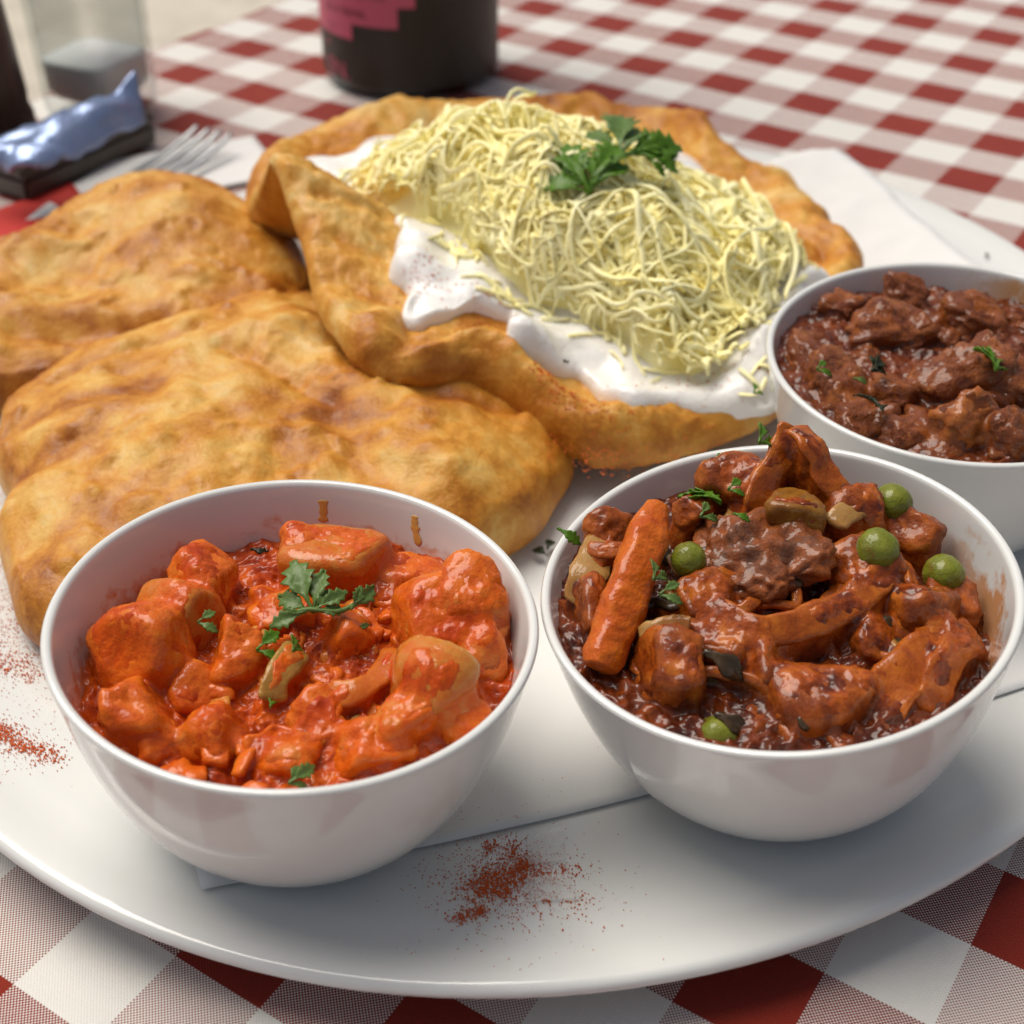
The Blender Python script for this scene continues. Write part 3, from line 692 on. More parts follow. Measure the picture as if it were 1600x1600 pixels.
# ------------------------------------------------------------------ bowls
RB, HB_ = 0.0440, 0.0468
outer = [(0.0, 0.0012), (0.0165, 0.0012), (0.0178, 0.0), (0.0200, 0.0), (0.0212, 0.0008), (0.0250, 0.0035), (0.0300, 0.0085), (0.0345, 0.0150), (0.0380, 0.0225), (0.0407, 0.0310), (0.0426, 0.0395), (0.0436, 0.0445), (0.0440, 0.0462)]
inner = [(0.0436, 0.0467), (0.0430, 0.0468), (0.0423, 0.0464), (0.0418, 0.0450), (0.0404, 0.0390), (0.0384, 0.0305), (0.0356, 0.0225), (0.0318, 0.0155), (0.0272, 0.0098), (0.0215, 0.0056), (0.014, 0.0036), (0.0, 0.0030)]
prof_o = spline(outer[5:], 40).tolist(); prof_i = spline(inner, 60).tolist()
prof_b = [tuple(p) for p in outer[:5]] + [tuple(p) for p in prof_o] + [tuple(p) for p in prof_i]
inside_row = np.r_[np.zeros(5 + 40), np.ones(60)]
_iz = np.array([p[1] for p in prof_i])[::-1]; _ir = np.array([p[0] for p in prof_i])[::-1]
def r_in(h): return np.interp(h, _iz, _ir)
Vb, Fb = lathe(prof_b, 128)
BOWLS = [((-0.03888, 0.18976), (0.0628, 0.0378)), ((0.04901, 0.19979), (-0.1213, -0.0023)), ((0.10346, 0.28200), (-0.0277, -0.0266))]
ZR = 0.051333
class Bowl: pass
BW = []
for (c, tl), mk, lab in zip(BOWLS, ('bowl_a', 'bowl_b', 'bowl_c'), (
        'round white bowl of red potato stew at the front left', 'round white bowl heaped with mixed vegetable stew at the front right', 'round white bowl of brown meat stew cut off by the right edge')):
    b = Bowl(); n = Vector((tl[0], tl[1], 1)).normalized(); b.n = n
    b.base = Vector((c[0], c[1], ZR)) - n * HB_
    me = mesh('bowl', Vb, Fb, M[mk], attr={'inside': np.repeat(inside_row, 128)})
    o = obj('bowl', me, loc=b.base); o.rotation_euler = n.to_track_quat('Z', 'Y').to_euler()
    tag(o, lab, 'bowl', 'white stew bowls'); b.o = o; BW.append(b)

def bowl_disc(b, zf, level, nr=190, nt=460, grow=1.012):
    """surface of food inside a tilted bowl, out to the wall; zf(x, y) = height in the world"""
    th = np.linspace(0, 2 * math.pi, nt, endpoint=False); n = np.array(b.n); B = np.array(b.base)
    ax = lambda z: B[:2] + n[:2] / n[2] * (z - B[2])
    rho = np.full(nt, 0.036); z = np.full(nt, level)
    for _ in range(8):
        A = np.array([ax(v) for v in z]); x = A[:, 0] + np.cos(th) * rho; y = A[:, 1] + np.sin(th) * rho
        z = zf(x, y); h = (x - B[0]) * n[0] + (y - B[1]) * n[1] + (z - B[2]) * n[2]
        rho = 0.5 * rho + 0.5 * r_in(h) * grow
    A0_ = ax(level); rows = []
    end = np.c_[x, y]
    for t in np.r_[0.0, np.linspace(0.01, 1, nr)]:
        P = A0_ + (end - A0_) * t; rows.append(P)
    P = np.vstack(rows); return np.c_[P, zf(P[:, 0], P[:, 1])], grid_faces(nr + 1, nt, True, flip=True)

def drape(b, parent, level, gap, seed, rb=0.046):
    """height map of the chunks in a bowl, softened, with patches where they show through the sauce"""
    Vs, Fs = [], []
    for ch in parent.children:
        me = ch.data; R = ch.rotation_euler.to_matrix(); base = len(Vs); o = ch.location + parent.location
        Vs += [R @ v.co + o for v in me.vertices]; Fs += [tuple(i + base for i in p.vertices) for p in me.polygons]
    bt = BVHTree.FromPolygons(Vs, Fs)
    cx, cy = b.base.x + b.n.x * 0.04, b.base.y + b.n.y * 0.04
    x_, y_, A = raster(bt, cx - rb, cx + rb, cy - rb, cy + rb, 200, level - 0.004)
    A = np.maximum(A, level - 0.004)
    zc = sampler(x_, y_, 0.6 * blur(A, 1, 1) + 0.4 * blur(A, 3, 1))
    def f(X, Y):
        P = np.c_[X, Y]; cover = fbm(P, 0.011, 2, seed)               # >0 bare, <0 coated
        return zc(X, Y) + 0.0003 - gap * np.clip(cover + 0.18, 0, 1) + 0.00035 * fbm(P, 0.0022, 2, seed + 1)
    return f
def smax(a, b_, k=0.0012):
    d = a - b_; return 0.5 * (a + b_ + np.sqrt(d * d + k * k))
def humps(X, Y, hs):
    z = np.zeros_like(X)
    for (c, s, h) in hs: z = np.maximum(z, h * np.exp(-(((X - c[0]) ** 2 + (Y - c[1]) ** 2) / (2 * s * s)) ** 1.3))
    return z

def add_chunks(parent, specs, seed0, name='chunk'):
    B, n = np.array(b.base), np.array(b.n)
    for k, (loc, half, rot, mk, kw) in enumerate(specs):
        p = np.array(loc, float); h = (p - B) @ n; d = p - B - n * h; L = np.linalg.norm(d); rm = r_in(h - half[2] * 0.4) - 0.95 * max(half[0], half[1])
        if L > rm: loc = tuple(p - d * (1 - rm / L))                 # keep it inside the wall
        o = obj(name, chunk_mesh(name, half, seed0 + k, M[mk], **kw), parent, loc=Vector(loc) - parent.location)
        o.rotation_euler = rot

def strip(name, pts, w, t, mat, parent=None, up=(0, 0, 1), n=26, sides=10, twist=0.0, seed=0):
    P = spline(pts, n); k = np.linspace(0, 1, n)
    ends = np.clip(np.minimum(k, 1 - k) * 12 + 0.25, 0, 1) ** 0.6
    jag = 1 + 0.14 * fbm(np.c_[k * 4, np.full(n, seed), np.zeros(n)], 1.0, 3, seed)
    V, F = sweep(P, w * ends * jag, np.minimum(t, 0.0016) * ends, up=up, sides=12, twist=twist + 0.5 * math.sin(seed), power=3.6)
    V = V + np.c_[fbm(V, 0.006, 3, seed), fbm(V, 0.006, 3, seed + 1), fbm(V, 0.006, 3, seed + 2)] * w * 0.13
    if parent: V = V - np.array(parent.location)
    return obj(name, mesh(name, V, F, mat), parent)

DRIP = simple('oily_orange_drip', (0.62, 0.33, 0.08), 0.35)
# ------------------------------------------------------------------ red potato stew
b = BW[0]
st = thing('red_stew', 'red potato and pepper stew in thick tomato sauce, front left bowl', 'stew', b.base)
big1 = [
    ((-0.0709, 0.1916, 0.0425), (.0105, .0105, .0100), (0.2, 0.3, 0.5), 'red_chunk', dict(facets=7)),
    ((-0.0632, 0.1981, 0.0430), (.0090, .0075, .0062), (0.3, -0.2, 0.2), 'pale_chunk', dict(facets=7, rough=.06, fine=.015)),
    ((-0.0594, 0.2088, 0.0430), (.0062, .0055, .0068), (0.1, 0.5, 0.9), 'red_chunk', dict(facets=7)),
    ((-0.0348, 0.2150, 0.0425), (.0112, .0070, .0075), (0.1, 0.15, -0.1), 'pale_chunk', dict(facets=7, rough=.06, fine=.015)),
    ((-0.0407, 0.2172, 0.0440), (.0060, .0050, .0048), (0.4, 0.2, 0.3), 'red_chunk', dict(facets=7)),
    ((-0.0132, 0.1993, 0.0430), (.0110, .0095, .0066), (0.45, -0.15, 0.12), 'red_chunk', dict(facets=6, hard=22, rough=.08, fine=.03)),
    ((-0.0058, 0.2029, 0.0455), (.0068, .0070, .0066), (0.5, 0.1, 0.4), 'red_chunk', dict(facets=7)),
    ((-0.0150, 0.1794, 0.0415), (.0078, .0105, .0078), (0.5, 0.25, -0.55), 'pale_chunk', dict(facets=6, hard=22, rough=.06, fine=.02)),
    ((-0.0179, 0.1741, 0.0405), (.0080, .0062, .0070), (0.2, 0.1, 0.2), 'red_chunk', dict(facets=7)),
    ((-0.0505, 0.1895, 0.0405), (.0056, .0070, .0085), (0.3, 0.2, 0.1), 'red_chunk', dict(facets=8)),
    ((-0.0679, 0.1736, 0.0400), (.0052, .0080, .0100), (0.3, -0.35, 0.5), 'red_chunk', dict(facets=6)),
    ((-0.0187, 0.2190, 0.0385), (.0085, .0052, .0040), (0.0, 0.1, -0.2), 'red_chunk', dict(facets=7)),
    ((-0.0346, 0.1763, 0.0390), (.0052, .0050, .0048), (0.2, 0.1, 0.8), 'red_chunk', dict(facets=8)),
    ((-0.0240, 0.1685, 0.0395), (.0074, .0055, .0055), (0.3, 0.2, 0.3), 'red_chunk', dict(facets=7)),
    ((-0.0313, 0.1959, 0.0395), (.0048, .0068, .0055), (0.1, 0.4, 0.5), 'red_chunk', dict(facets=8)),
    ((-0.0391, 0.1665, 0.0380), (.0060, .0048, .0048), (0.2, 0.1, 0.1), 'red_chunk', dict(facets=8)),
    ((-0.0509, 0.1713, 0.0385), (.0066, .0052, .0052), (0.5, 0.2, 0.9), 'red_chunk', dict(facets=8)),
    ((-0.0579, 0.1823, 0.0385), (.0048, .0056, .0048), (0.5, 0.2, 0.2), 'red_chunk', dict(facets=8)),
    ((-0.0443, 0.2031, 0.0395), (.0066, .0050, .0046), (0.2, 0.0, 0.4), 'red_chunk', dict(facets=8)),
    ((-0.0023, 0.1925, 0.0395), (.0052, .0075, .0060), (0.2, 0.0, 0.4), 'red_chunk', dict(facets=8)),
    ((-0.0605, 0.1689, 0.0385), (.0050, .0045, .0046), (0.2, 0.3, 0.4), 'red_chunk', dict(facets=8)),
    ((-0.0089, 0.1748, 0.0390), (.0050, .0055, .0055), (0.2, 0.3, 1.4), 'red_chunk', dict(facets=8)),
]
add_chunks(st, big1, 100)
rng = np.random.default_rng(3)
small = []
for k in range(46):
    a = rng.uniform(0, 6.283); rr = 0.033 * math.sqrt(rng.random()); s = rng.uniform(0.0014, 0.0034)
    small.append(((b.base.x + 0.0008 + rr * math.cos(a), b.base.y + 0.001 + rr * math.sin(a), 0.0385 + rng.uniform(-.001, .0015)), (s, s * rng.uniform(.7, 1.2), s * rng.uniform(.6, .95)), (0, 0, rng.uniform(0, 6)), 'red_chunk', dict(sub=3, facets=9)))
add_chunks(st, small, 300)
strip('pepper_strip', [(-0.0427, 0.1782, 0.0405), (-0.0419, 0.1810, 0.0435), (-0.0402, 0.1858, 0.0440), (-0.0389, 0.1905, 0.0420)], .0052, .0024, M['pepper_olive'], st, up=(0.4, -0.5, 0.8), seed=3)
strip('pepper_strip', [(-0.0333, 0.1799, 0.0410), (-0.0278, 0.1789, 0.0425), (-0.0239, 0.1833, 0.0425), (-0.0222, 0.1911, 0.0415)], .0048, .0026, M['pepper_orange'], st, up=(0.1, -0.6, 0.8), seed=8)
strip('pepper_strip', [(-0.0287, 0.1747, 0.0390), (-0.0251, 0.1727, 0.0395), (-0.0213, 0.1740, 0.0390)], .0050, .0018, M['onion'], st, seed=9)
rng = np.random.default_rng(37)
for k in range(26):
    a = rng.uniform(0, 6.283); rr = 0.028 * math.sqrt(rng.random()); x, y = b.base.x + 0.002 + rr * math.cos(a), b.base.y + 0.001 + rr * math.sin(a); hd = rng.uniform(0, 6.283); pts = []
    for i in range(4):
        pts.append((x, y, 0.0392 + rng.uniform(-.0005, .0022))); x += 0.0036 * math.cos(hd); y += 0.0036 * math.sin(hd); hd += rng.normal(0, 0.6)
    if max(math.hypot(p[0] - b.base.x - 0.002, p[1] - b.base.y) for p in pts) > 0.033: continue
    strip('vegetable_strip', pts, rng.uniform(.0018, .0045), .0014, M[('red_chunk', 'pepper_orange', 'red_chunk', 'pale_chunk')[k % 4]], st, up=(rng.normal(0, .3), -0.5, 0.8), seed=300 + k, n=16)
dr1 = drape(b, st, 0.037, 0.0016, 171)
def z_red(X, Y):
    P = np.c_[X, Y]
    return smax(0.0376 + 0.0013 * billow(P, 0.0085, 3, 71) + 0.0006 * fbm(P, 0.003, 3, 72), dr1(X, Y))
V, F = bowl_disc(b, z_red, 0.037)
obj('sauce', mesh('sauce', V - np.array(st.location), F, M['red_sauce'], attr={'thin': sstep(0.0018, 0.0060, V[:, 2] - 0.0376)}), st)
for pts in ([(-0.0389, 0.2317, 0.0462), (-0.0389, 0.2298, 0.0440), (-0.0391, 0.2277, 0.0415)], [(-0.0174, 0.2310, 0.0455), (-0.0184, 0.2280, 0.0430), (-0.0198, 0.2227, 0.0400)]):
    B = np.array(b.base); n = np.array(b.n); Q, Un = [], []
    for p in spline(pts, 18):                                       # press the streak onto the inner wall
        p = np.array(p); h = (p - B) @ n; ax = B + n * h; d = p - ax; d /= np.linalg.norm(d); Q.append(ax + d * r_in(h)); Un.append(-d)
    kk = np.linspace(0, 1, 18); wv = 0.0019 * (1 + 0.7 * fbm(np.c_[kk * 5, kk * 0, kk * 0 + pts[0][0] * 900], 1.0, 3, 4)) * np.clip(np.minimum(kk * 2, 1 - kk) * 5 + 0.25, 0, 1)
    V, F = sweep(Q, wv, 0.00025, up=np.array(Un), sides=8)
    obj('sauce_drip', mesh('sauce_drip', V - np.array(st.location), F, DRIP), st)

# ------------------------------------------------------------------ mixed vegetable stew
b = BW[1]
st = thing('vegetable_stew', 'heaped brown stew of mixed vegetables in the front right bowl', 'stew', b.base)
big2 = [
    ((0.0546, 0.2141, 0.0560), (0.0060, 0.0053, 0.0049), (0, 0.2, 0.2), 'pea_brown', dict(facets=10, fine=.05)),
    ((0.0293, 0.1828, 0.0440), (0.0062, 0.0084, 0.0084), (0.4, 0.2, 0.2), 'brown_chunk', dict(facets=8)),
    ((0.0376, 0.1895, 0.0440), (0.0053, 0.0075, 0.0070), (0.3, -0.2, 0.5), 'brown_chunk', dict(facets=8)),
    ((0.0539, 0.1776, 0.0420), (0.0092, 0.0070, 0.0075), (0.3, 0.1, 0.2), 'brown_chunk', dict(facets=7, rough=.06)),
    ((0.0462, 0.1839, 0.0430), (0.0066, 0.0079, 0.0070), (0.3, 0.4, 0.2), 'brown_chunk', dict(facets=8)),
    ((0.0764, 0.1954, 0.0475), (0.0069, 0.0053, 0.0055), (0.3, 0.2, 0.4), 'brown_chunk', dict(facets=8)),
    ((0.0670, 0.2185, 0.0530), (0.0066, 0.0048, 0.0048), (0.2, 0.0, 0.1), 'brown_chunk', dict(facets=8)),
    ((0.0665, 0.2051, 0.0510), (0.0070, 0.0057, 0.0062), (0.2, 0.2, 0.1), 'brown_chunk', dict(facets=8)),
    ((0.0806, 0.2187, 0.0505), (0.0070, 0.0044, 0.0040), (0.1, 0.2, -0.4), 'brown_chunk', dict(facets=8)),
    ((0.0870, 0.2005, 0.0455), (0.0062, 0.0070, 0.0046), (0.1, 0.2, -0.4), 'brown_chunk', dict(facets=8)),
    ((0.0121, 0.1982, 0.0440), (0.0035, 0.0070, 0.0048), (0.1, 0.1, 0.2), 'brown_chunk', dict(facets=8)),
    ((0.0189, 0.2173, 0.0490), (0.0048, 0.0040, 0.0040), (0.1, 0.4, 0.6), 'brown_chunk', dict(facets=8)),
    ((0.0446, 0.2255, 0.0540), (0.0070, 0.0053, 0.0055), (0.3, 0.2, 0.1), 'brown_chunk', dict(facets=8)),
    ((0.0350, 0.2183, 0.0530), (0.0035, 0.0035, 0.0040), (0.3, 0.2, 0.6), 'brown_chunk', dict(facets=8)),
    ((0.0357, 0.1981, 0.0490), (0.0062, 0.0053, 0.0046), (0.3, 0.2, 0.6), 'brown_chunk', dict(facets=8)),
    ((0.0657, 0.1896, 0.0440), (0.0053, 0.0048, 0.0044), (0.3, 0.2, 0.6), 'brown_chunk', dict(facets=8)),
    ((0.0430, 0.1742, 0.0390), (0.0062, 0.0044, 0.0044), (0.3, 0.2, 0.6), 'brown_chunk', dict(facets=8)),
    ((0.0857, 0.1891, 0.0430), (0.0044, 0.0062, 0.0044), (0.3, 0.2, 0.6), 'brown_chunk', dict(facets=8)),
    ((0.0667, 0.1749, 0.0400), (0.0062, 0.0044, 0.0053), (0.3, 0.2, 0.6), 'brown_chunk', dict(facets=8)),
]
add_chunks(st, big2, 500)
rng = np.random.default_rng(13); small = []
for k in range(46):
    a = rng.uniform(0, 6.283); rr = 0.034 * math.sqrt(rng.random()); s = rng.uniform(0.0014, 0.0032)
    x, y = b.base.x - 0.004 + rr * math.cos(a), b.base.y + 0.001 + rr * math.sin(a)
    z = 0.0405 + 0.0075 * math.exp(-((x - 0.049) ** 2 + (y - 0.208) ** 2) / (2 * 0.016 ** 2))
    small.append(((x, y, z + rng.uniform(-.0005, .0015)), (s, s * rng.uniform(.7, 1.2), s * rng.uniform(.6, .95)), (0, 0, rng.uniform(0, 6)), 'brown_chunk', dict(sub=3, facets=9)))
add_chunks(st, small, 700)
# strips of pepper and onion: parts of the stew
strip('pepper_strip', [(0.0351, 0.1933, 0.0500), (0.0424, 0.1867, 0.0505), (0.0529, 0.1884, 0.0505), (0.0633, 0.1949, 0.0510), (0.0713, 0.2033, 0.0525)], .0062, .0026, M['pepper_stewed'], st, up=(0, -0.75, 0.65), n=34, seed=21)
strip('pepper_strip', [(0.0461, 0.2144, 0.0560), (0.0503, 0.2215, 0.0600), (0.0535, 0.2267, 0.0640), (0.0551, 0.2287, 0.0660)], .0066, .0034, M['pepper_stewed'], st, up=(0.2, -0.9, 0.3), seed=22)
strip('pepper_strip', [(0.0553, 0.2294, 0.0655), (0.0584, 0.2249, 0.0645), (0.0609, 0.2216, 0.0600), (0.0659, 0.2179, 0.0550)], .0056, .0030, M['pepper_stewed'], st, up=(0.6, -0.6, 0.5), seed=23)
strip('pepper_strip', [(0.0404, 0.2226, 0.0545), (0.0445, 0.2268, 0.0570), (0.0480, 0.2288, 0.0560), (0.0513, 0.2277, 0.0540)], .0030, .0022, M['pepper_stewed'], st, up=(0, -0.6, 0.8), seed=24)
strip('pepper_strip', [(0.0609, 0.1732, 0.0425), (0.0676, 0.1781, 0.0455), (0.0759, 0.1856, 0.0470), (0.0818, 0.1911, 0.0475)], .0095, .0030, M['pepper_stewed'], st, up=(-0.3, -0.65, 0.7), seed=25)
strip('pepper_strip', [(0.0719, 0.1748, 0.0425), (0.0759, 0.1798, 0.0455), (0.0805, 0.1859, 0.0475), (0.0823, 0.1914, 0.0480)], .0070, .0034, M['pepper_stewed'], st, up=(0.3, -0.8, 0.5), seed=26)
strip('onion_piece', [(0.0127, 0.1998, 0.0450), (0.0143, 0.2038, 0.0480), (0.0163, 0.2093, 0.0490), (0.0187, 0.2142, 0.0490)], .0070, .0030, M['onion'], st, up=(0.2, -0.5, 0.85), seed=27)
strip('onion_piece', [(0.0148, 0.2100, 0.0500), (0.0189, 0.2084, 0.0510), (0.0233, 0.2092, 0.0510)], .0036, .0034, M['pepper_stewed'], st, up=(0, -0.5, 0.85), seed=28)
strip('onion_piece', [(0.0232, 0.1879, 0.0470), (0.0277, 0.1877, 0.0495), (0.0317, 0.1875, 0.0490)], .0060, .0030, M['onion'], st, up=(0, -0.5, 0.85), seed=29)
strip('onion_piece', [(0.0611, 0.2118, 0.0550), (0.0668, 0.2166, 0.0560), (0.0713, 0.2165, 0.0545)], .0050, .0024, M['onion'], st, up=(0, -0.3, 0.95), seed=30)
rng = np.random.default_rng(33)
for k in range(46):
    a = rng.uniform(0, 6.283); rr = 0.028 * math.sqrt(rng.random()); x, y = b.base.x - 0.004 + rr * math.cos(a), b.base.y + 0.001 + rr * math.sin(a); hd = rng.uniform(0, 6.283); pts = []
    for i in range(5):
        dm = 0.0075 * math.exp(-((x - 0.049) ** 2 + (y - 0.209) ** 2) / (2 * 0.0165 ** 2)); pts.append((x, y, 0.0425 + dm + rng.uniform(-.0005, .0032)))
        x += 0.0042 * math.cos(hd); y += 0.0042 * math.sin(hd); hd += rng.normal(0, 0.7)
    if max(math.hypot(p[0] - b.base.x + 0.005, p[1] - b.base.y) for p in pts) > 0.033: continue
    strip('vegetable_strip', pts, rng.uniform(.0018, .0042), .0014, M[('brown_chunk', 'pepper_stewed', 'brown_chunk', 'onion', 'dark_skin')[k % 5]], st, up=(rng.normal(0, .3), -0.5, 0.8), seed=200 + k, n=18)
dr2 = drape(b, st, 0.040, 0.0016, 181)
def z_veg(X, Y):
    P = np.c_[X, Y]; dome = 0.0070 * np.exp(-((X - 0.049) ** 2 + (Y - 0.209) ** 2) / (2 * 0.0165 ** 2))
    return smax(0.0405 + dome + 0.0014 * billow(P, 0.0085, 3, 81) + 0.0006 * fbm(P, 0.003, 3, 82), dr2(X, Y))
V, F = bowl_disc(b, z_veg, 0.040)
obj('sauce', mesh('sauce', V - np.array(st.location), F, M['brown_sauce'], attr={'thin': sstep(0.0015, 0.0055, V[:, 2] - 0.0405 - 0.0070 * np.exp(-((V[:, 0] - 0.049) ** 2 + (V[:, 1] - 0.209) ** 2) / (2 * 0.0165 ** 2)))}), st)
# pieces one could lift out
me = chunk_mesh('aubergine_slice', (.0140, .0115, .0034), 38, M['dark_chunk'], facets=9, hard=8, rough=.34, fine=.10, sub=5)
o = obj('aubergine_slice', me, loc=(0.0465, 0.2053, 0.0520)); o.rotation_euler = (0.25, -0.1, -0.35)
tag(o, 'dull purplish brown aubergine slice on top of the vegetable stew', 'aubergine')
P = spline([(0.0159, 0.1835, 0.0440), (0.0194, 0.1920, 0.0480), (0.0238, 0.2022, 0.0540), (0.0285, 0.2161, 0.0585)], 40)
k = np.linspace(0, 1, 40)
wid = np.interp(k, [0, .04, .12, .5, .85, .95, 1], [.0040, .0064, .0078, .0086, .0086, .0066, .0042])
P = spline(P[::6], 90); k = np.linspace(0, 1, 90); wid = np.interp(k, [0, .02, .10, .45, .82, .93, .98, 1], [.0030, .0058, .0072, .0084, .0082, .0060, .0048, .0024])
V, F = sweep(P, wid, wid * 0.85, up=(0.5, -0.5, 0.7), sides=32, power=3.0, twist=0.3)
V = V + np.c_[fbm(V, 0.007, 4, 91), fbm(V, 0.007, 4, 92), fbm(V, 0.007, 4, 93)] * 0.0005
tag(obj('carrot_stick', mesh('carrot_stick', V, F, M['carrot'])), 'orange cooked carrot stick leaning across the left of the vegetable stew', 'carrot')
D, Fp = ico(4)
def pea_mesh(seed):
    V = D * 0.0040 * (1 + 0.06 * fbm(D, 0.9, 2, seed) - 0.05 * np.abs(fbm(D, 0.5, 2, seed + 2)))[:, None]; return mesh('pea', V, Fp, M['pea'])
pm = pea_mesh(4)
for (loc, s, lab) in (((0.0748, 0.2211, 0.0545), 1.0, 'green pea resting against the right back wall of the vegetable stew bowl'),
                      ((0.0682, 0.2043, 0.0560), 1.06, 'bright green pea in the middle of the right side of the vegetable stew'),
                      ((0.0817, 0.2045, 0.0500), 1.0, 'green pea with a dented side, rightmost in the vegetable stew'),
                      ((0.0331, 0.2033, 0.0545), 0.86, 'olive green pea between the carrot stick and the aubergine slice'),
                      ((0.0359, 0.1707, 0.0415), 0.95, 'half hidden olive pea at the front rim of the vegetable stew')):
    o = obj('pea', pm, loc=Vector(loc) - Vector((0, 0, .0012))); o.scale = (s, s, s * .95); o.rotation_euler = (s * 3, s * 7, s * 11)
    tag(o, lab, 'pea', 'peas in the vegetable stew')

# ------------------------------------------------------------------ brown meat stew
b = BW[2]
st = thing('meat_stew', 'dark brown meat stew with glossy gravy in the right bowl', 'stew', b.base)
big3 = [
    ((0.0990, 0.3173, 0.0475), (0.0073, 0.0052, 0.0050), (0.2, 0.3, -0.2), 'meat', dict(fibre=.16, facets=7)),
    ((0.0917, 0.2979, 0.0475), (0.0112, 0.0082, 0.0052), (0.2, 0.1, 0.2), 'meat', dict(fibre=.16, facets=8, fine=.05)),
    ((0.1140, 0.3034, 0.0480), (0.0095, 0.0060, 0.0045), (0.1, 0.2, 0.1), 'meat', dict(fibre=.16, facets=8)),
    ((0.1027, 0.2749, 0.0490), (0.0120, 0.0073, 0.0060), (0.3, -0.3, 0.35), 'meat', dict(fibre=.16, facets=7)),
    ((0.0987, 0.2558, 0.0480), (0.0077, 0.0065, 0.0073), (0.4, 0.2, 0.3), 'meat_orange', dict(fibre=.16, facets=7, fine=.05)),
    ((0.1070, 0.2519, 0.0470), (0.0073, 0.0065, 0.0069), (0.2, 0.2, 0.7), 'meat', dict(fibre=.16, facets=8, fine=.06)),
    ((0.0748, 0.2732, 0.0465), (0.0086, 0.0090, 0.0056), (0.3, 0.2, 0.2), 'meat', dict(fibre=.16, facets=8, fine=.05)),
    ((0.0706, 0.2874, 0.0465), (0.0065, 0.0069, 0.0045), (0.3, 0.2, 0.8), 'meat', dict(fibre=.16, facets=8)),
    ((0.0804, 0.3123, 0.0465), (0.0053, 0.0047, 0.0043), (0.3, 0.2, 0.8), 'meat', dict(fibre=.16, facets=8)),
    ((0.0875, 0.2706, 0.0465), (0.0065, 0.0060, 0.0043), (0.1, 0.2, 0.8), 'meat', dict(fibre=.16, facets=8)),
    ((0.0871, 0.2547, 0.0450), (0.0090, 0.0056, 0.0045), (0.1, 0.2, 0.1), 'meat', dict(fibre=.16, facets=8)),
    ((0.1161, 0.2746, 0.0475), (0.0073, 0.0060, 0.0047), (0.1, 0.2, 0.1), 'meat', dict(fibre=.16, facets=8)),
    ((0.0782, 0.2597, 0.0450), (0.0069, 0.0056, 0.0045), (0.1, 0.2, 0.1), 'meat', dict(fibre=.16, facets=8)),
    ((0.1314, 0.2998, 0.0465), (0.0073, 0.0060, 0.0047), (0.1, 0.2, 0.1), 'meat', dict(fibre=.16, facets=8)),
    ((0.1238, 0.2654, 0.0465), (0.0073, 0.0060, 0.0047), (0.1, 0.2, 0.7), 'meat', dict(fibre=.16, facets=8)),
]
add_chunks(st, big3, 900)
rng = np.random.default_rng(23); small = []
for k in range(85):
    a = rng.uniform(0, 6.283); rr = 0.036 * math.sqrt(rng.random()); s = rng.uniform(0.0014, 0.0046)
    small.append(((b.base.x + rr * math.cos(a), b.base.y - 0.001 + rr * math.sin(a), 0.0455 + rng.uniform(-.001, .001)), (s, s * rng.uniform(.7, 1.2), s * rng.uniform(.6, .95)), (0, 0, rng.uniform(0, 6)), 'meat', dict(fibre=.16, sub=3, facets=9)))
add_chunks(st, small, 1100)
dr3 = drape(b, st, 0.044, 0.0016, 191)
def z_meat(X, Y):
    P = np.c_[X, Y]; return smax(0.0456 + 0.0010 * billow(P, 0.010, 3, 86) + 0.0005 * fbm(P, 0.003, 3, 87), dr3(X, Y))
V, F = bowl_disc(b, z_meat, 0.044)
obj('gravy', mesh('gravy', V - np.array(st.location), F, M['gravy'], attr={'thin': sstep(0.0008, 0.0040, V[:, 2] - 0.0456)}), st)

# ------------------------------------------------------------------ parsley and herbs
def leaf_geo(size, petals, rng, curl=0.35, spread=1.1, teeth=True):
    """flat parsley leaf: toothed lobes fanning out of one base, size = length"""
    V, F = [], []
    for k in range(petals):
        a = (k / max(petals - 1, 1) - 0.5) * 2 * spread + rng.normal(0, 0.06)
        L = size * (1 - 0.30 * abs(a) / max(spread, .1)) * rng.uniform(.9, 1.08); W = L * rng.uniform(.50, .64); n = 27
        base = len(V); nt_ = 4 if teeth else 1
        for i in range(n):
            t = i / (n - 1); env = (0.07 + 0.93 * float(sstep(0.15, 0.62, t))) * (1 - t ** 4) ** 0.8
            saw = ((t * nt_ * 1.3) % 1.0) if teeth else 0.0
            w = W * 0.5 * env * (1.12 - 0.55 * saw)
            dz = -curl * L * t * t + 0.10 * L * math.sin(t * 3)
            for s in (-1, -0.5, 0, 0.5, 1):
                x, y = t * L + (0.10 * W * (1 - saw) if abs(s) == 1 and teeth else 0), s * w
                z = dz + 0.25 * abs(y) - (0.012 * L if s == 0 else 0) + 0.03 * L * math.sin(6 * t + 2 * s + k * 2) + 0.00025 * (k % 2)
                V.append((x * math.cos(a) - y * math.sin(a), x * math.sin(a) + y * math.cos(a), z))
        for i in range(n - 1):
            for j in range(4):
                q = base + i * 5 + j; F.append((q, q + 1, q + 6, q + 5))
    return np.array(V), F
def leaf_part(name, size, petals, seed, mat, parent=None, loc=(0, 0, 0), rot=(0, 0, 0), **kw):
    V, F = leaf_geo(size, petals, np.random.default_rng(seed), **kw)
    V = V - np.array([size * .5, 0, 0])
    o = obj(name, mesh(name, V, F, mat), parent, loc=loc, rot=rot)
    m = o.modifiers.new('thickness', 'SOLIDIFY'); m.thickness = 0.00022
    return o
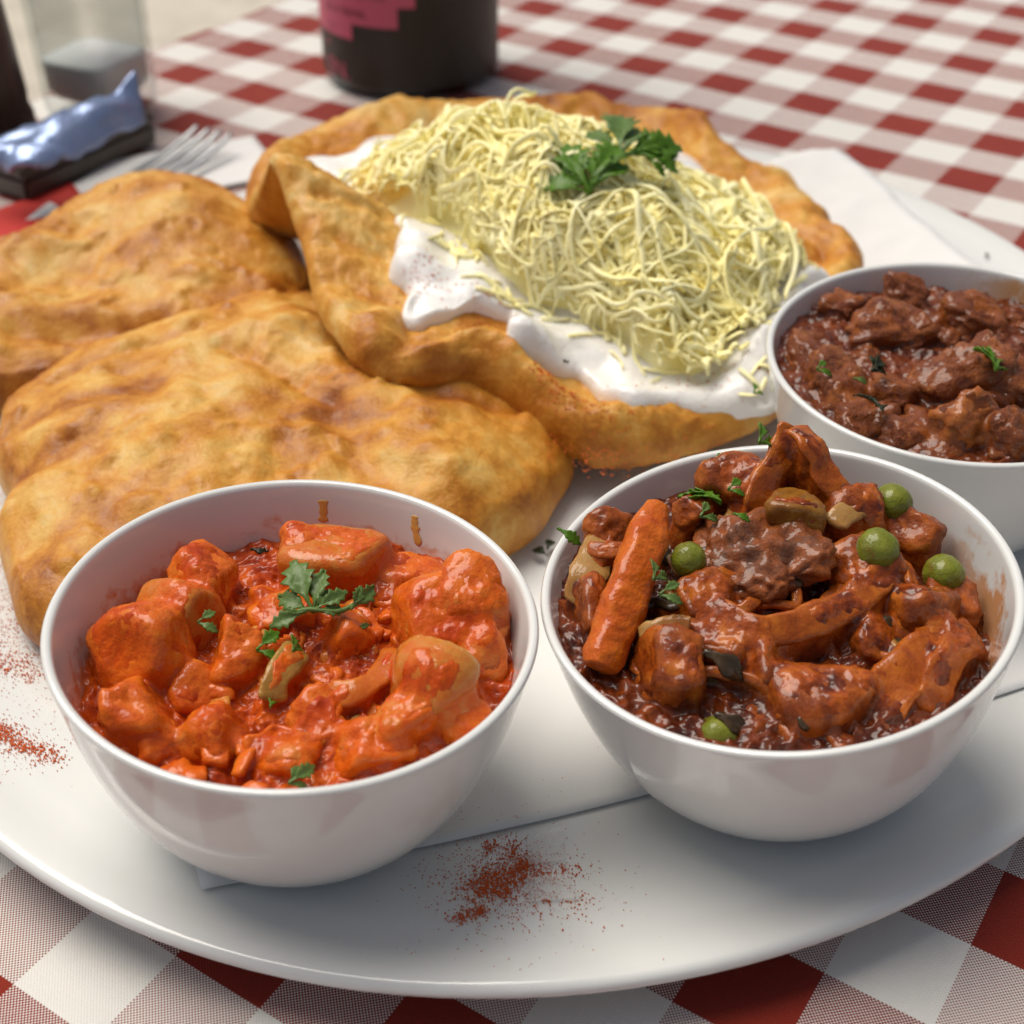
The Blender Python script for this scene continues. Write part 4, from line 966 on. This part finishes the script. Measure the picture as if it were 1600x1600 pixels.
def leaf_at(name, base, tip, normal, petals, seed, mat, parent=None, thick=0.00022, **kw):
    """leaf from its stalk end to its tip, lying in the plane of the given normal"""
    bp, tp = Vector(base), Vector(tip); x = (tp - bp); size = x.length; x.normalize()
    z = Vector(normal).normalized(); y = z.cross(x).normalized(); z = x.cross(y)
    V, F = leaf_geo(size, petals, np.random.default_rng(seed), **kw)
    R = np.array(Matrix((x, y, z)).transposed()); V = V @ R.T
    org = parent.location if parent else bp
    V = V + np.array(bp - org)
    o = obj(name, mesh(name, V, F, mat), parent, loc=None if parent else bp)
    m = o.modifiers.new('thickness', 'SOLIDIFY'); m.thickness = thick
    return o
SP = Vector((0.0313, 0.3528, 0.0660))
sp = thing('parsley_sprig', 'fresh green parsley sprig lying on the grated cheese', 'parsley', SP)
def rel(p, o): return Vector(p) - o
FC = (-0.05, -0.62, 0.78)
leaf_at('leaf', (0.0237, 0.3451, 0.0620), (0.0153, 0.3627, 0.0690), FC, 3, 1, M['leaf'], sp, spread=0.75, curl=.10)
leaf_at('leaf', (0.0251, 0.3473, 0.0630), (0.0070, 0.3602, 0.0660), FC, 2, 4, M['leaf'], sp, spread=0.25, curl=.10)
leaf_at('leaf', (0.0247, 0.3458, 0.0640), (0.0317, 0.3615, 0.0690), FC, 3, 6, M['leaf'], sp, spread=0.5, curl=.10)
leaf_at('leaf', (0.0324, 0.3576, 0.0670), (0.0296, 0.3780, 0.0720), (0.1, -0.75, 0.65), 3, 2, M['leaf_light'], sp, spread=0.55, curl=.10)
leaf_at('leaf', (0.0333, 0.3589, 0.0670), (0.0510, 0.3675, 0.0660), (0.05, -0.5, 0.85), 3, 3, M['leaf'], sp, spread=0.35, curl=.05)
leaf_at('leaf', (0.0394, 0.3584, 0.0665), (0.0497, 0.3546, 0.0620), (0.2, -0.4, 0.9), 2, 8, M['leaf'], sp, spread=0.2, curl=.15)
V, F = sweep(spline([(0.0234, 0.3458, 0.0615), (0.0268, 0.3485, 0.0655), (0.0322, 0.3553, 0.0680), (0.0359, 0.3586, 0.0675)], 14), .0012, .0012, sides=8)
obj('stem', mesh('stem', V - np.array(SP), F, M['leaf_light']), sp)
sp.location.x -= 0.0035
for (p0_, p1_, sd, lab) in (((0.0337, 0.1806, 0.0510), (0.0434, 0.1867, 0.0535), 61, 'dark curled aubergine skin below the brown slice in the vegetable stew'),
                        ((0.0354, 0.1724, 0.0440), (0.0425, 0.1768, 0.0470), 62, 'blackish soft aubergine skin near the front rim of the vegetable stew')):
    o = leaf_at('aubergine_skin', p0_, p1_, (0.1, -0.6, 0.8), 1, sd, M['dark_skin'], None, thick=.0008, teeth=False, curl=.25); tag(o, lab, 'vegetable skin')

SP = Vector((-0.0376, 0.1986, 0.0475))
sp = thing('parsley_sprig', 'pale green parsley sprig in the middle of the red stew', 'parsley', SP)
leaf_at('leaf', (-0.0366, 0.1950, 0.0470), (-0.0419, 0.2049, 0.0520), FC, 3, 11, M['leaf_light'], sp, spread=0.6, curl=.10)
leaf_at('leaf', (-0.0366, 0.1949, 0.0475), (-0.0303, 0.1987, 0.0490), FC, 3, 12, M['leaf_light'], sp, spread=0.5, curl=.1)
leaf_at('leaf', (-0.0297, 0.1949, 0.0480), (-0.0257, 0.2000, 0.0510), (0.5, -0.6, 0.6), 2, 13, M['leaf_light'], sp, spread=0.25, curl=.1)
leaf_at('leaf', (-0.0378, 0.1949, 0.0475), (-0.0443, 0.1920, 0.0465), FC, 2, 14, M['leaf_light'], sp, spread=0.2, curl=.1)
V, F = sweep(spline([(-0.0413, 0.1942, 0.0470), (-0.0377, 0.1949, 0.0480), (-0.0318, 0.1950, 0.0475), (-0.0274, 0.1980, 0.0480)], 12), .0009, .0009, sides=6)
obj('stem', mesh('stem', V - np.array(SP), F, M['leaf_light']), sp)
def herb(loc, size, petals, rot, seed, mk, label, cat='parsley', group='loose parsley bits'):
    o = leaf_part('parsley_bit', size, petals, seed, M[mk], None, loc, rot, spread=0.5, curl=.2)
    return tag(o, label, cat, group)
herb((-0.0546, 0.1919, 0.0475), .0055, 2, (0.4, 0, 0.1), 21, 'leaf_light', 'tiny parsley bit on the pale potato chunk of the red stew')
herb((-0.0427, 0.1879, 0.0455), .0075, 2, (0.5, 0, 0.4), 22, 'leaf', 'small dark parsley bit just below the sprig in the red stew')
herb((-0.0391, 0.1873, 0.0465), .0045, 2, (0.9, 0, 1.4), 23, 'leaf', 'tiny upright parsley bit beside the olive pepper strip in the red stew')
herb((-0.0430, 0.1765, 0.0430), .0042, 1, (0.7, 0, 1.9), 24, 'leaf', 'tiny parsley bit at the lower end of the olive pepper strip')
herb((-0.0271, 0.1943, 0.0435), .0040, 2, (0.5, 0, 0.2), 25, 'leaf_light', 'tiny pale parsley bit right of centre in the red stew')
herb((-0.0349, 0.1597, 0.0420), .0055, 3, (0.6, 0, 0.7), 26, 'leaf_light', 'parsley bit at the front rim of the red stew bowl')
herb((-0.0504, 0.2238, 0.0395), .0060, 1, (0.5, 0, 0.2), 27, 'leaf_dark', 'dark herb leaf against the back wall of the red stew bowl')
herb((0.0130, 0.2145, 0.0515), .0085, 1, (0.6, 0.1, 0.0), 31, 'leaf', 'long parsley leaf lying over the left rim of the vegetable stew bowl')
herb((0.0496, 0.2267, 0.0655), .0070, 2, (0.8, 0, 0.9), 32, 'leaf', 'parsley bit at the very tip of the vegetable stew heap')
herb((0.0369, 0.2202, 0.0555), .0095, 4, (0.5, 0.1, 2.4), 33, 'leaf', 'ragged parsley cluster behind the carrot stick in the vegetable stew')
herb((0.0379, 0.2131, 0.0570), .0055, 2, (0.6, 0, 0.6), 34, 'leaf_light', 'light parsley bit above the aubergine slice')
herb((0.0441, 0.2400, 0.0500), .0055, 2, (0.8, 0, 0.8), 35, 'leaf', 'parsley bit near the back wall of the vegetable stew bowl')
herb((0.0387, 0.2405, 0.0480), .0060, 1, (0.9, 0, 1.5), 36, 'leaf_dark', 'dark herb flake stuck to the back wall of the vegetable stew bowl')
herb((0.0268, 0.1970, 0.0560), .0065, 2, (0.8, 0, 1.1), 37, 'leaf_light', 'parsley bit right of the carrot stick')
herb((0.0294, 0.1914, 0.0550), .0060, 2, (0.4, 0, 0.1), 38, 'leaf_light', 'parsley bit below the olive pea by the carrot stick')
herb((0.0433, 0.2155, 0.0610), .0050, 2, (0.4, 0, 0.3), 39, 'leaf', 'parsley bit on the red pepper at the back of the vegetable stew')
herb((0.0440, 0.2105, 0.0590), .0050, 1, (0.4, 0, 0.2), 40, 'leaf', 'narrow parsley bit behind the aubergine slice')
herb((0.1067, 0.2701, 0.0570), .0105, 4, (0.6, 0, 1.5), 41, 'leaf', 'green parsley leaf on the largest meat chunk of the brown stew')
herb((0.0823, 0.2713, 0.0545), .0070, 3, (0.6, 0, 0.9), 42, 'leaf_dark', 'dark green herb leaf in the middle of the brown stew')
herb((0.0783, 0.2590, 0.0530), .0100, 2, (0.5, 0, 1.9), 43, 'leaf_dark', 'long blackish herb leaf below centre of the brown stew')
herb((0.0709, 0.2713, 0.0535), .0052, 2, (0.5, 0, 0.2), 44, 'leaf', 'tiny parsley bit at the left of the brown stew')
herb((0.0783, 0.2680, 0.0535), .0050, 1, (0.5, 0, 0.3), 45, 'leaf_light', 'yellow green herb stalk beside the dark leaf in the brown stew')
herb((0.0610, 0.2951, 0.0330), .0050, 2, (0.5, 0, 0.9), 46, 'leaf', 'small parsley bit on the cream beside the brown stew bowl')
herb((0.0122, 0.2989, 0.0390), .0045, 1, (0.6, 0, 2.2), 47, 'leaf_dark', 'dark parsley bit on the sour cream near the front edge of the bread')
for (loc, s, r, lab) in (((0.0035, 0.2751, 0.0062), .0070, 0.5, 'dark herb flake touching the bread tip between the two front bowls'),
                         ((0.0055, 0.2715, 0.0062), .0062, 0.6, 'oval dark herb flake between the two front bowls'),
                         ((0.0056, 0.2640, 0.0062), .0070, 2.6, 'dark herb flake nearest the camera between the two front bowls'),
                         ((0.0091, 0.2669, 0.0062), .0050, 1.3, 'dark herb flake against the wall of the vegetable stew bowl')):
    o = leaf_part('herb_flake', s, 1, int(s * 1e5), M['leaf_dark'], None, loc, (0.1, 0, r), spread=.1, curl=.1, teeth=False)
    tag(o, lab, 'herb', 'herb flakes on the plate')
o = leaf_part('herb_flake', .005, 1, 9, M['leaf_dark'], None, (0.1534, 0.4127, 0.0110), (0.3, 0, 1.2), spread=.1, curl=.1)
tag(o, 'tiny dark herb flake on the napkin behind the brown stew bowl', 'herb', 'herb flakes on the plate')

# ------------------------------------------------------------------ paprika powder
OCT = np.array([(1, 0, 0), (-1, 0, 0), (0, 1, 0), (0, -1, 0), (0, 0, 1), (0, 0, -1)], float)
OCF = [(0, 2, 4), (2, 1, 4), (1, 3, 4), (3, 0, 4), (2, 0, 5), (1, 2, 5), (3, 1, 5), (0, 3, 5)]
def powder(name, pts, zf, label, cat, mat, rng, smin=.00007, smax=.00028):
    V, F = [], []
    for (x, y, k) in pts:
        s = rng.uniform(smin, smax) * k; c = np.array([x, y, zf(x, y) + s * .5]); o = len(V)
        Rm = np.array(Matrix.Rotation(rng.uniform(0, 6.28), 3, 'Z'))
        V += list((OCT * np.array([s, s * rng.uniform(.6, 1), s * rng.uniform(.5, .8)])) @ Rm.T + c); F += [tuple(i + o for i in f) for f in OCF]
    ob = obj(name, mesh(name, V, F, mat, smooth=False)); tag(ob, label, cat, kind='stuff'); return ob
def rest_z(x, y):
    z = float(plate_z(x, y)) + 0.0001
    d = np.array([x, y]) - NP1; e1 = NP2 - NP1; e2 = NP4 - NP1
    u_, v_ = d @ e1 / (e1 @ e1), d @ e2 / (e2 @ e2)
    return z + (0.0012 if 0 < u_ < 1 and 0 < v_ < 1 else 0)
rng = np.random.default_rng(5)
def cluster(c, s, n, k=1.0, ang=0.0, asp=1.0):
    out = []
    for i in range(n):
        dx, dy = rng.normal(0, s), rng.normal(0, s * asp)
        out.append((c[0] + dx * math.cos(ang) - dy * math.sin(ang), c[1] + dx * math.sin(ang) + dy * math.cos(ang), k)); 
    return out
pf = []
for (c, s, n, a, asp) in (((-0.0019, 0.1666, 0.0070), .0022, 420, .2, .45), ((0.0026, 0.1692, 0.0070), .0014, 260, .8, .5), ((-0.0016, 0.1625, 0.0070), .0013, 200, -.5, .5), ((-0.0055, 0.1634, 0.0070), .0012, 130, -.3, .5),
                     ((0.0056, 0.1666, 0.0070), .0018, 130, 0, .3), ((0.0002, 0.1733, 0.0070), .0012, 110, .9, .5), ((-0.0037, 0.1748, 0.0070), .0009, 70, .9, .5), ((-0.0084, 0.1562, 0.0070), .0015, 120, .4, .35), ((-0.0056, 0.1572, 0.0070), .0008, 60, .4, .5),
                     ((-0.0066, 0.1615, 0.0070), .0016, 90, .5, .6), ((0.0110, 0.1681, 0.0070), .0012, 40, 0, .6), ((0.0119, 0.1594, 0.0070), .0022, 60, 0, .6), ((0.0055, 0.1608, 0.0070), .0012, 50, 0, .6)):
    pf += cluster(c, s * 1.25, n, 1.1, a, min(1, asp * 1.5))
pf += cluster((-0.0010, 0.1658, 0.0070), .0065, 1500, .75, 0, .9) + cluster((-0.0010, 0.1644, 0.0070), .012, 320, .6)
powder('paprika_powder', pf, rest_z, 'spilled red paprika powder on the plate between the two front bowls', 'paprika', M['paprika'], rng)
pl = []
for (c, s, n, a, asp) in (((-0.1020, 0.1992, 0.0070), .0020, 260, -.4, .4), ((-0.0973, 0.1966, 0.0070), .0016, 200, .2, .4), ((-0.0930, 0.1949, 0.0070), .0014, 110, 0, .5), ((-0.1043, 0.2019, 0.0070), .0014, 120, 0, .6), ((-0.1101, 0.2228, 0.0070), .0022, 140, 0, .5), ((-0.1047, 0.2209, 0.0070), .0020, 110, -.3, .5)):
    pl += cluster(c, s * 1.25, n, 1.1, a, min(1, asp * 1.5))
pl += cluster((-0.1004, 0.1984, 0.0070), .006, 260, .7) + cluster((-0.1110, 0.2311, 0.0070), .010, 1800, .75) + cluster((-0.1166, 0.2533, 0.0070), .011, 1800, .7) + cluster((-0.1268, 0.2808, 0.0070), .012, 1300, .65)
powder('paprika_powder', [p for p in pl if plate_r(p[0], p[1]) < .96], rest_z, 'paprika powder dusted over the plate left of the red stew bowl', 'paprika', M['paprika'], rng)
pb = cluster((0.0081, 0.2868, 0.0070), .012, 500, .6)
powder('paprika_powder', pb, rest_z, 'fine paprika dust on the napkin between the bread and the right bowls', 'paprika', M['paprika'], rng)
def cz(x, y):
    z = top_z(BT_S, x, y, -1); return (z if z > 0 else top_z(BT_C, x, y, 0.02)) + 0.00005
pc = []
for (c, s, n) in (((0.0079, 0.3029, 0.0370), .0016, 50), ((0.0126, 0.2985, 0.0350), .0020, 60), ((-0.0240, 0.3338, 0.0420), .0035, 60), ((-0.0069, 0.3256, 0.0370), .006, 60), ((0.0251, 0.2903, 0.0300), .006, 130), ((0.0216, 0.2807, 0.0270), .003, 40), ((0.0405, 0.2822, 0.0260), .003, 40), ((0.0501, 0.3022, 0.0300), .008, 60), ((0.0141, 0.2902, 0.0300), .005, 50)):
    pc += cluster(c, s, int(n * 1.6), 1.3)
powder('paprika_powder', pc, cz, 'paprika specks on the sour cream and front rim of the topped bread', 'paprika', M['paprika'], rng)
# two thin, mostly transparent crinkled squares lying in the spilled paprika
def square_mat():
    t = NT('clear_sheet'); t.set(Base_Color=(0.95, 0.95, 0.93), Roughness=0.08, IOR=1.4, Alpha=0.22, Normal=t.bump(t.noise(0.0012, 3), 0.0006, 1.0))
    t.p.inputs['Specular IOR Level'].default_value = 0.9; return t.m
FM = square_mat()
for (quad, lab) in (([(0.0033, 0.1692, 0.0070), (0.0104, 0.1703, 0.0070), (0.0101, 0.1800, 0.0070), (0.0029, 0.1764, 0.0070)], 'small translucent pale square at the back of the front paprika spill'),
                    ([(0.0037, 0.1594, 0.0070), (0.0125, 0.1600, 0.0070), (0.0107, 0.1669, 0.0070), (0.0028, 0.1657, 0.0070)], 'small translucent pale square at the front of the front paprika spill')):
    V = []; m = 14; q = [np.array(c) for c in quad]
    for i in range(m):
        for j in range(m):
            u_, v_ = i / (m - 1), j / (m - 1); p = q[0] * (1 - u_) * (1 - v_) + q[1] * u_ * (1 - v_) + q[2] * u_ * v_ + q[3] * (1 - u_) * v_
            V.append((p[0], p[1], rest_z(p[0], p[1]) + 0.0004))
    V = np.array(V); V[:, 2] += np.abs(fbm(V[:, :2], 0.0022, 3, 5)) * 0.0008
    o = obj('clear_square', mesh('clear_square', V, grid_faces(m, m), FM)); mo = o.modifiers.new('thickness', 'SOLIDIFY'); mo.thickness = 0.00012
    tag(o, lab, 'film scrap', 'small clear squares')

# ------------------------------------------------------------------ bottle
BC = (-0.0448, 0.6105); BR = 0.0381
bt = thing('dark_bottle', 'dark brown bottle with a stepped pink label behind the topped bread', 'bottle', (BC[0], BC[1], 0))
prof = [(0, .0025), (.022, .002), (.030, .0006), (.0345, .0004), (.0368, .0016), (.0378, .0040), (BR, .0075), (BR, .06), (BR, .12), (BR, .185), (.0368, .198), (.031, .213), (.0225, .226), (.0165, .238), (.0148, .252), (.0143, .290), (.0143, .297), (.0155, .2975), (.0155, .303), (.0135, .304), (.0, .304)]
t = NT('dark_glass'); t.set(Base_Color=(0.016, 0.010, 0.006), Roughness=0.13, Coat_Weight=0.3); t.p.inputs['Specular IOR Level'].default_value = 0.45
V, F = lathe(prof, 96); obj('glass_body', mesh('glass_body', V, F, t.m), bt)
t2 = NT('dark_matte_label'); t2.set(Base_Color=(0.020, 0.014, 0.008), Roughness=0.45)
PINK = simple('pink_print', (0.58, 0.10, 0.17), 0.5); PINKD = simple('dark_pink_print', (0.13, 0.016, 0.026), 0.5)
def curved(name, a0, a1, z0, z1, off, mat, parent):
    n = 40; R = BR + off; V = []
    for k in range(n):
        a = a0 + (a1 - a0) * k / (n - 1)
        V += [(R * math.cos(a), R * math.sin(a), z0), (R * math.cos(a), R * math.sin(a), z1)]
    F = [(2 * k, 2 * k + 2, 2 * k + 3, 2 * k + 1) for k in range(n - 1)]
    return obj(name, mesh(name, V, F, mat), parent)
lb = curved('label', math.radians(150), math.radians(390), .0045, .125, .0002, t2.m, bt)
# angles: -90 deg faces the camera; left silhouette near 185 deg
def ang_at(px): return -math.acos(max(-1, min(1, (px - 641) / 137.0))) + math.radians(4)
A_L = math.radians(-205)
steps = [(A_L, ang_at(650), .0385, .0475), (A_L, ang_at(624), .0302, .0385), (A_L, ang_at(556), .0235, .0302), (A_L, ang_at(690), .0475, .062), (A_L, ang_at(650), .062, .080)]
for (a0, a1, z0, z1) in steps: curved('pink_block', a0, a1, z0, z1, .0004, PINK, lb)
def bottle_text(s, a0, z0, size, mat, stretch=1.0):
    cu = bpy.data.curves.new('text_source', 'FONT'); cu.body = s; cu.size = size; cu.resolution_u = 2
    to = bpy.data.objects.new('text_source', cu); COL.objects.link(to)
    dg = bpy.context.evaluated_depsgraph_get(); me = bpy.data.meshes.new_from_object(to.evaluated_get(dg))
    bpy.data.objects.remove(to)
    R = BR + .0006
    for v in me.vertices:
        a = a0 + v.co.x * stretch / R; v.co = Vector((R * math.cos(a), R * math.sin(a), z0 + v.co.y))
    me.materials.clear(); me.materials.append(mat)
    return obj('lettering', me, lb)
bottle_text('ALAPIMENTES', ang_at(527), .0412, .0046, PINKD)
bottle_text('SZ. A TERMEL', ang_at(520), .0335, .0040, PINKD)
bottle_text('75 cl', ang_at(521), .0258, .0030, PINKD)
bottle_text('in', ang_at(517), .0185, .0050, PINK)
bottle_text('EN.', ang_at(517), .0062, .0105, PINK)

# ------------------------------------------------------------------ condiments at the back left
def rbox_profile(w, d, n=48, p=5.0):
    a = np.linspace(0, 2 * math.pi, n, endpoint=False)
    return np.c_[np.sign(np.cos(a)) * np.abs(np.cos(a)) ** (2 / p) * w / 2, np.sign(np.sin(a)) * np.abs(np.sin(a)) ** (2 / p) * d / 2]
def loft(rows, n=48, p=5.0):
    """rows (w, z): stacked rounded squares"""
    V = []
    for w, z in rows: q = rbox_profile(w, w, n, p); V += [(x, y, z) for x, y in q]
    return np.array(V), grid_faces(len(rows), n, True)
gl = NT('clear_glass'); gt = gl.node('ShaderNodeBsdfTransparent'); lw = gl.node('ShaderNodeLayerWeight'); lw.inputs[0].default_value = 0.35; gl.l.new(gl.mix(lw.outputs['Facing'], (0.96, 0.965, 0.965), (0.62, 0.66, 0.66)), gt.inputs[0])
gg = gl.node('ShaderNodeBsdfGlossy'); gg.inputs['Roughness'].default_value = 0.04; gf = gl.node('ShaderNodeFresnel'); gf.inputs['IOR'].default_value = 1.5
gm = gl.node('ShaderNodeMixShader'); gb = gl.node('ShaderNodeNewGeometry'); gl.l.new(gl.math('MULTIPLY', gf.outputs[0], gl.math('SUBTRACT', 1.0, gb.outputs['Backfacing'])), gm.inputs[0]); gl.l.new(gt.outputs[0], gm.inputs[1]); gl.l.new(gg.outputs[0], gm.inputs[2]); gl.l.new(gm.outputs[0], gl.n['Material Output'].inputs['Surface'])
salt = simple('white_salt', (0.92, 0.91, 0.88), 0.8); pep = NT('ground_pepper_fill'); pep.set(Base_Color=pep.ramp(pep.noise(0.0012, 2), [(0.3, (0.020, 0.010, 0.006)), (0.7, (0.075, 0.040, 0.024))]), Roughness=0.8)
steel = simple('brushed_steel', (0.60, 0.60, 0.60), 0.28, Metallic=1.0)
def shaker(name, loc, rz, fill, fillh, label, s=1.0):
    r = thing(name, label, 'shaker', loc, (0, 0, rz))
    rows = [(0, 0), (.030 * s, 0), (.036 * s, .001), (.037 * s, .004), (.038 * s, .03), (.039 * s, .055), (.038 * s, .060), (.034 * s, .063), (.034 * s, .070)]
    inner = [(.031 * s, .070), (.031 * s, .063), (.034 * s, .058), (.034 * s, .03), (.033 * s, .010), (.028 * s, .007), (0, .007)]
    V, F = loft(rows + inner); obj('glass', mesh('glass', V, F, gl.m), r)
    V, F = loft([(0, .0073), (.0275 * s, .0073), (.0325 * s, .0102), (.0335 * s, .03 if fillh > .03 else fillh - .001), (.0335 * s, fillh), (.028 * s, fillh + .0006), (0, fillh + .001)])
    obj('filling', mesh('filling', V, F, fill), r)
    V, F = loft([(.0385 * s, .0632), (.0395 * s, .064), (.0395 * s, .076), (.036 * s, .080), (.018 * s, .083), (0, .0835)], p=3); obj('cap', mesh('cap', V, F, steel), r)
    return r
CAD = math.radians(57 - 90)
shaker('salt_shaker', (-0.1700, 0.5640, 0.0006), CAD + .15, salt, .022, 'square clear glass salt shaker standing behind the blue sachet')
mw = NT('dark_wood'); mw.set(Base_Color=mw.ramp(mw.noise(0.004, 5, 0.6, mw.coord('Object', (1, 1, 0.15))), [(0.3, (0.030, 0.012, 0.006)), (0.7, (0.085, 0.035, 0.018))]), Roughness=0.4)
ml = thing('pepper_mill', 'dark brown wooden pepper mill at the left edge behind the blue sachet', 'pepper mill', (-0.2075, 0.5225, 0.0006))
V, F = lathe([(0, 0), (.0215, 0), (.0225, .002), (.0220, .012), (.0205, .016), (.0210, .020), (.0195, .045), (.0180, .066), (.0190, .072), (.0205, .076), (.0205, .080), (.0, .080)], 64); obj('mill_body', mesh('mill_body', V, F, mw.m), ml)
V, F = lathe([(0, .0802), (.0200, .0802), (.0208, .086), (.0200, .098), (.0150, .108), (.0060, .112), (0, .1125)], 64); obj('mill_head', mesh('mill_head', V, F, mw.m), ml)
V, F = lathe([(0, .1127), (.0045, .1127), (.0052, .117), (.0040, .121), (0, .122)], 24); obj('knob', mesh('knob', V, F, steel), ml)
# dark block lying in front of them
tr = thing('dark_box', 'low dark brown box lying under the blue sachet at the back left', 'box', (-0.1660, 0.5085, 0), (0, 0, math.radians(57)))
twood = NT('dark_box_card'); twood.set(Base_Color=twood.mix(twood.noise(0.01, 4), (0.045, 0.033, 0.026), (0.085, 0.065, 0.050)), Roughness=0.4)
def boxm(name, x0, x1, y0, y1, z0, z1, mat, parent, bev=0.0012):
    bm = bmesh.new(); bmesh.ops.create_cube(bm, size=1)
    for v in bm.verts: v.co = Vector(((x0 + x1) / 2 + v.co.x * (x1 - x0), (y0 + y1) / 2 + v.co.y * (y1 - y0), (z0 + z1) / 2 + v.co.z * (z1 - z0)))
    bmesh.ops.bevel(bm, geom=bm.edges[:], offset=bev, segments=2, affect='EDGES')
    me = bpy.data.meshes.new(name); bm.to_mesh(me); bm.free(); me.materials.append(mat)
    return obj(name, me, parent)
boxm('box_base', -.036, .030, -.012, .012, .0003, .0085, twood.m, tr)
boxm('box_lid', -.0365, .0305, -.0125, .0125, .0087, .0125, twood.m, tr)

# blue foil sachet propped on the tray's near wall
foil = NT('blue_foil'); foil.set(Base_Color=foil.mix(foil.noise(0.012, 4), (0.20, 0.28, 0.50), (0.34, 0.42, 0.62)), Roughness=0.27, Metallic=0.45, Normal=foil.bump(foil.noise(0.006, 4), 0.001, 0.8))
qs = [np.array(c) for c in ((-0.1899, 0.4666, 0.0160), (-0.1626, 0.4589, 0.0180), (-0.1391, 0.5069, 0.0170), (-0.1416, 0.5167, 0.0300), (-0.1620, 0.4841, 0.0260), (-0.1886, 0.4684, 0.0240))]
rowsF = spline([(qs[0] * .5 + qs[1] * .5), qs[1], qs[2]], 30); rowsB = spline([qs[5], qs[4], qs[3]], 30)
V = []
for i in range(30):
    for j in range(16):
        v_ = j / 15; p = rowsF[i] * (1 - v_) + rowsB[i] * v_; V.append(p + np.array([0, 0, 0.0030 * math.sin(math.pi * v_) * min(1, 6 * min(i, 29 - i) / 29)]))
V = np.array(V); V[:, 2] += fbm(V, 0.016, 3, 8) * 0.0035; V[:, 1] += fbm(V, 0.014, 3, 18) * 0.002
sac = obj('foil_sachet', mesh('foil_sachet', V, grid_faces(30, 16), foil.m)); mo = sac.modifiers.new('thickness', 'SOLIDIFY'); mo.thickness = 0.002
tag(sac, 'crumpled shiny blue foil sachet leaning in front of the shakers', 'sachet')

# red napkin corner, pale napkin and fork
rp = NT('red_paper'); rp.set(Base_Color=(0.50, 0.020, 0.012), Roughness=0.7, Normal=rp.bump(rp.noise(0.001, 3), 0.0001))
def sheet(name, pts, z, mat, label, cat, thick=.0012, seed=1, wob=.0006):
    q = [np.array(p[:2]) for p in pts]; n = 24; V = []
    for i in range(n):
        for j in range(n):
            u_, v_ = i / (n - 1), j / (n - 1); p = q[0] * (1 - u_) * (1 - v_) + q[1] * u_ * (1 - v_) + q[2] * u_ * v_ + q[3] * (1 - u_) * v_; V.append((*p, z))
    V = np.array(V); V[:, 2] += np.abs(fbm(V[:, :2], 0.03, 2, seed)) * wob
    o = obj(name, mesh(name, V, grid_faces(n, n), mat)); m = o.modifiers.new('thickness', 'SOLIDIFY'); m.thickness = thick; m.offset = 1
    return tag(o, label, cat)
sheet('red_napkin', [(-0.2000, 0.4020), (-0.1480, 0.4620), (-0.1640, 0.4880), (-0.2160, 0.4280)], 0.0010, rp.m, 'folded red paper napkin sticking out behind the back left bread', 'napkin', .0035)
sheet('white_napkin', [(-0.1720, 0.4560), (-0.0850, 0.4960), (-0.1030, 0.5330), (-0.1560, 0.5080)], 0.0008, M['paper'], 'white paper napkin under the fork behind the plate', 'napkin', .0008, 4)
def fork():
    r = thing('fork', 'steel fork lying on the white napkin behind the breads', 'fork', (-0.1350, 0.4830, 0.0030), (0, 0, math.radians(62)))
    # local x along the fork, tines towards +x
    P = spline([(-.115, 0, .0015), (-.06, 0, .003), (-.03, 0, .0030), (-.015, 0, .0012)], 24)
    V, F = sweep(P, np.interp(np.linspace(0, 1, 24), [0, .1, .6, .9, 1], [.010, .013, .006, .006, .014]), .0022, sides=10); obj('handle', mesh('handle', V, F, steel), r)
    V, F = sweep(spline([(-.020, 0, .0016), (-.010, 0, .0008), (.004, 0, .0006)], 12), np.interp(np.linspace(0, 1, 12), [0, .5, 1], [.010, .019, .0205]), .0018, sides=10); obj('fork_head', mesh('fork_head', V, F, steel), r)
    for k in range(4):
        y = (k - 1.5) * .0057
        V, F = sweep(spline([(.001, y, .0006), (.016, y, .0014), (.032, y * .96, .0036), (.042, y * .94, .0056)], 14), np.interp(np.linspace(0, 1, 14), [0, .8, 1], [.0030, .0026, .0014]), .0016, sides=8); obj('tine', mesh('tine', V, F, steel), r)
fork()
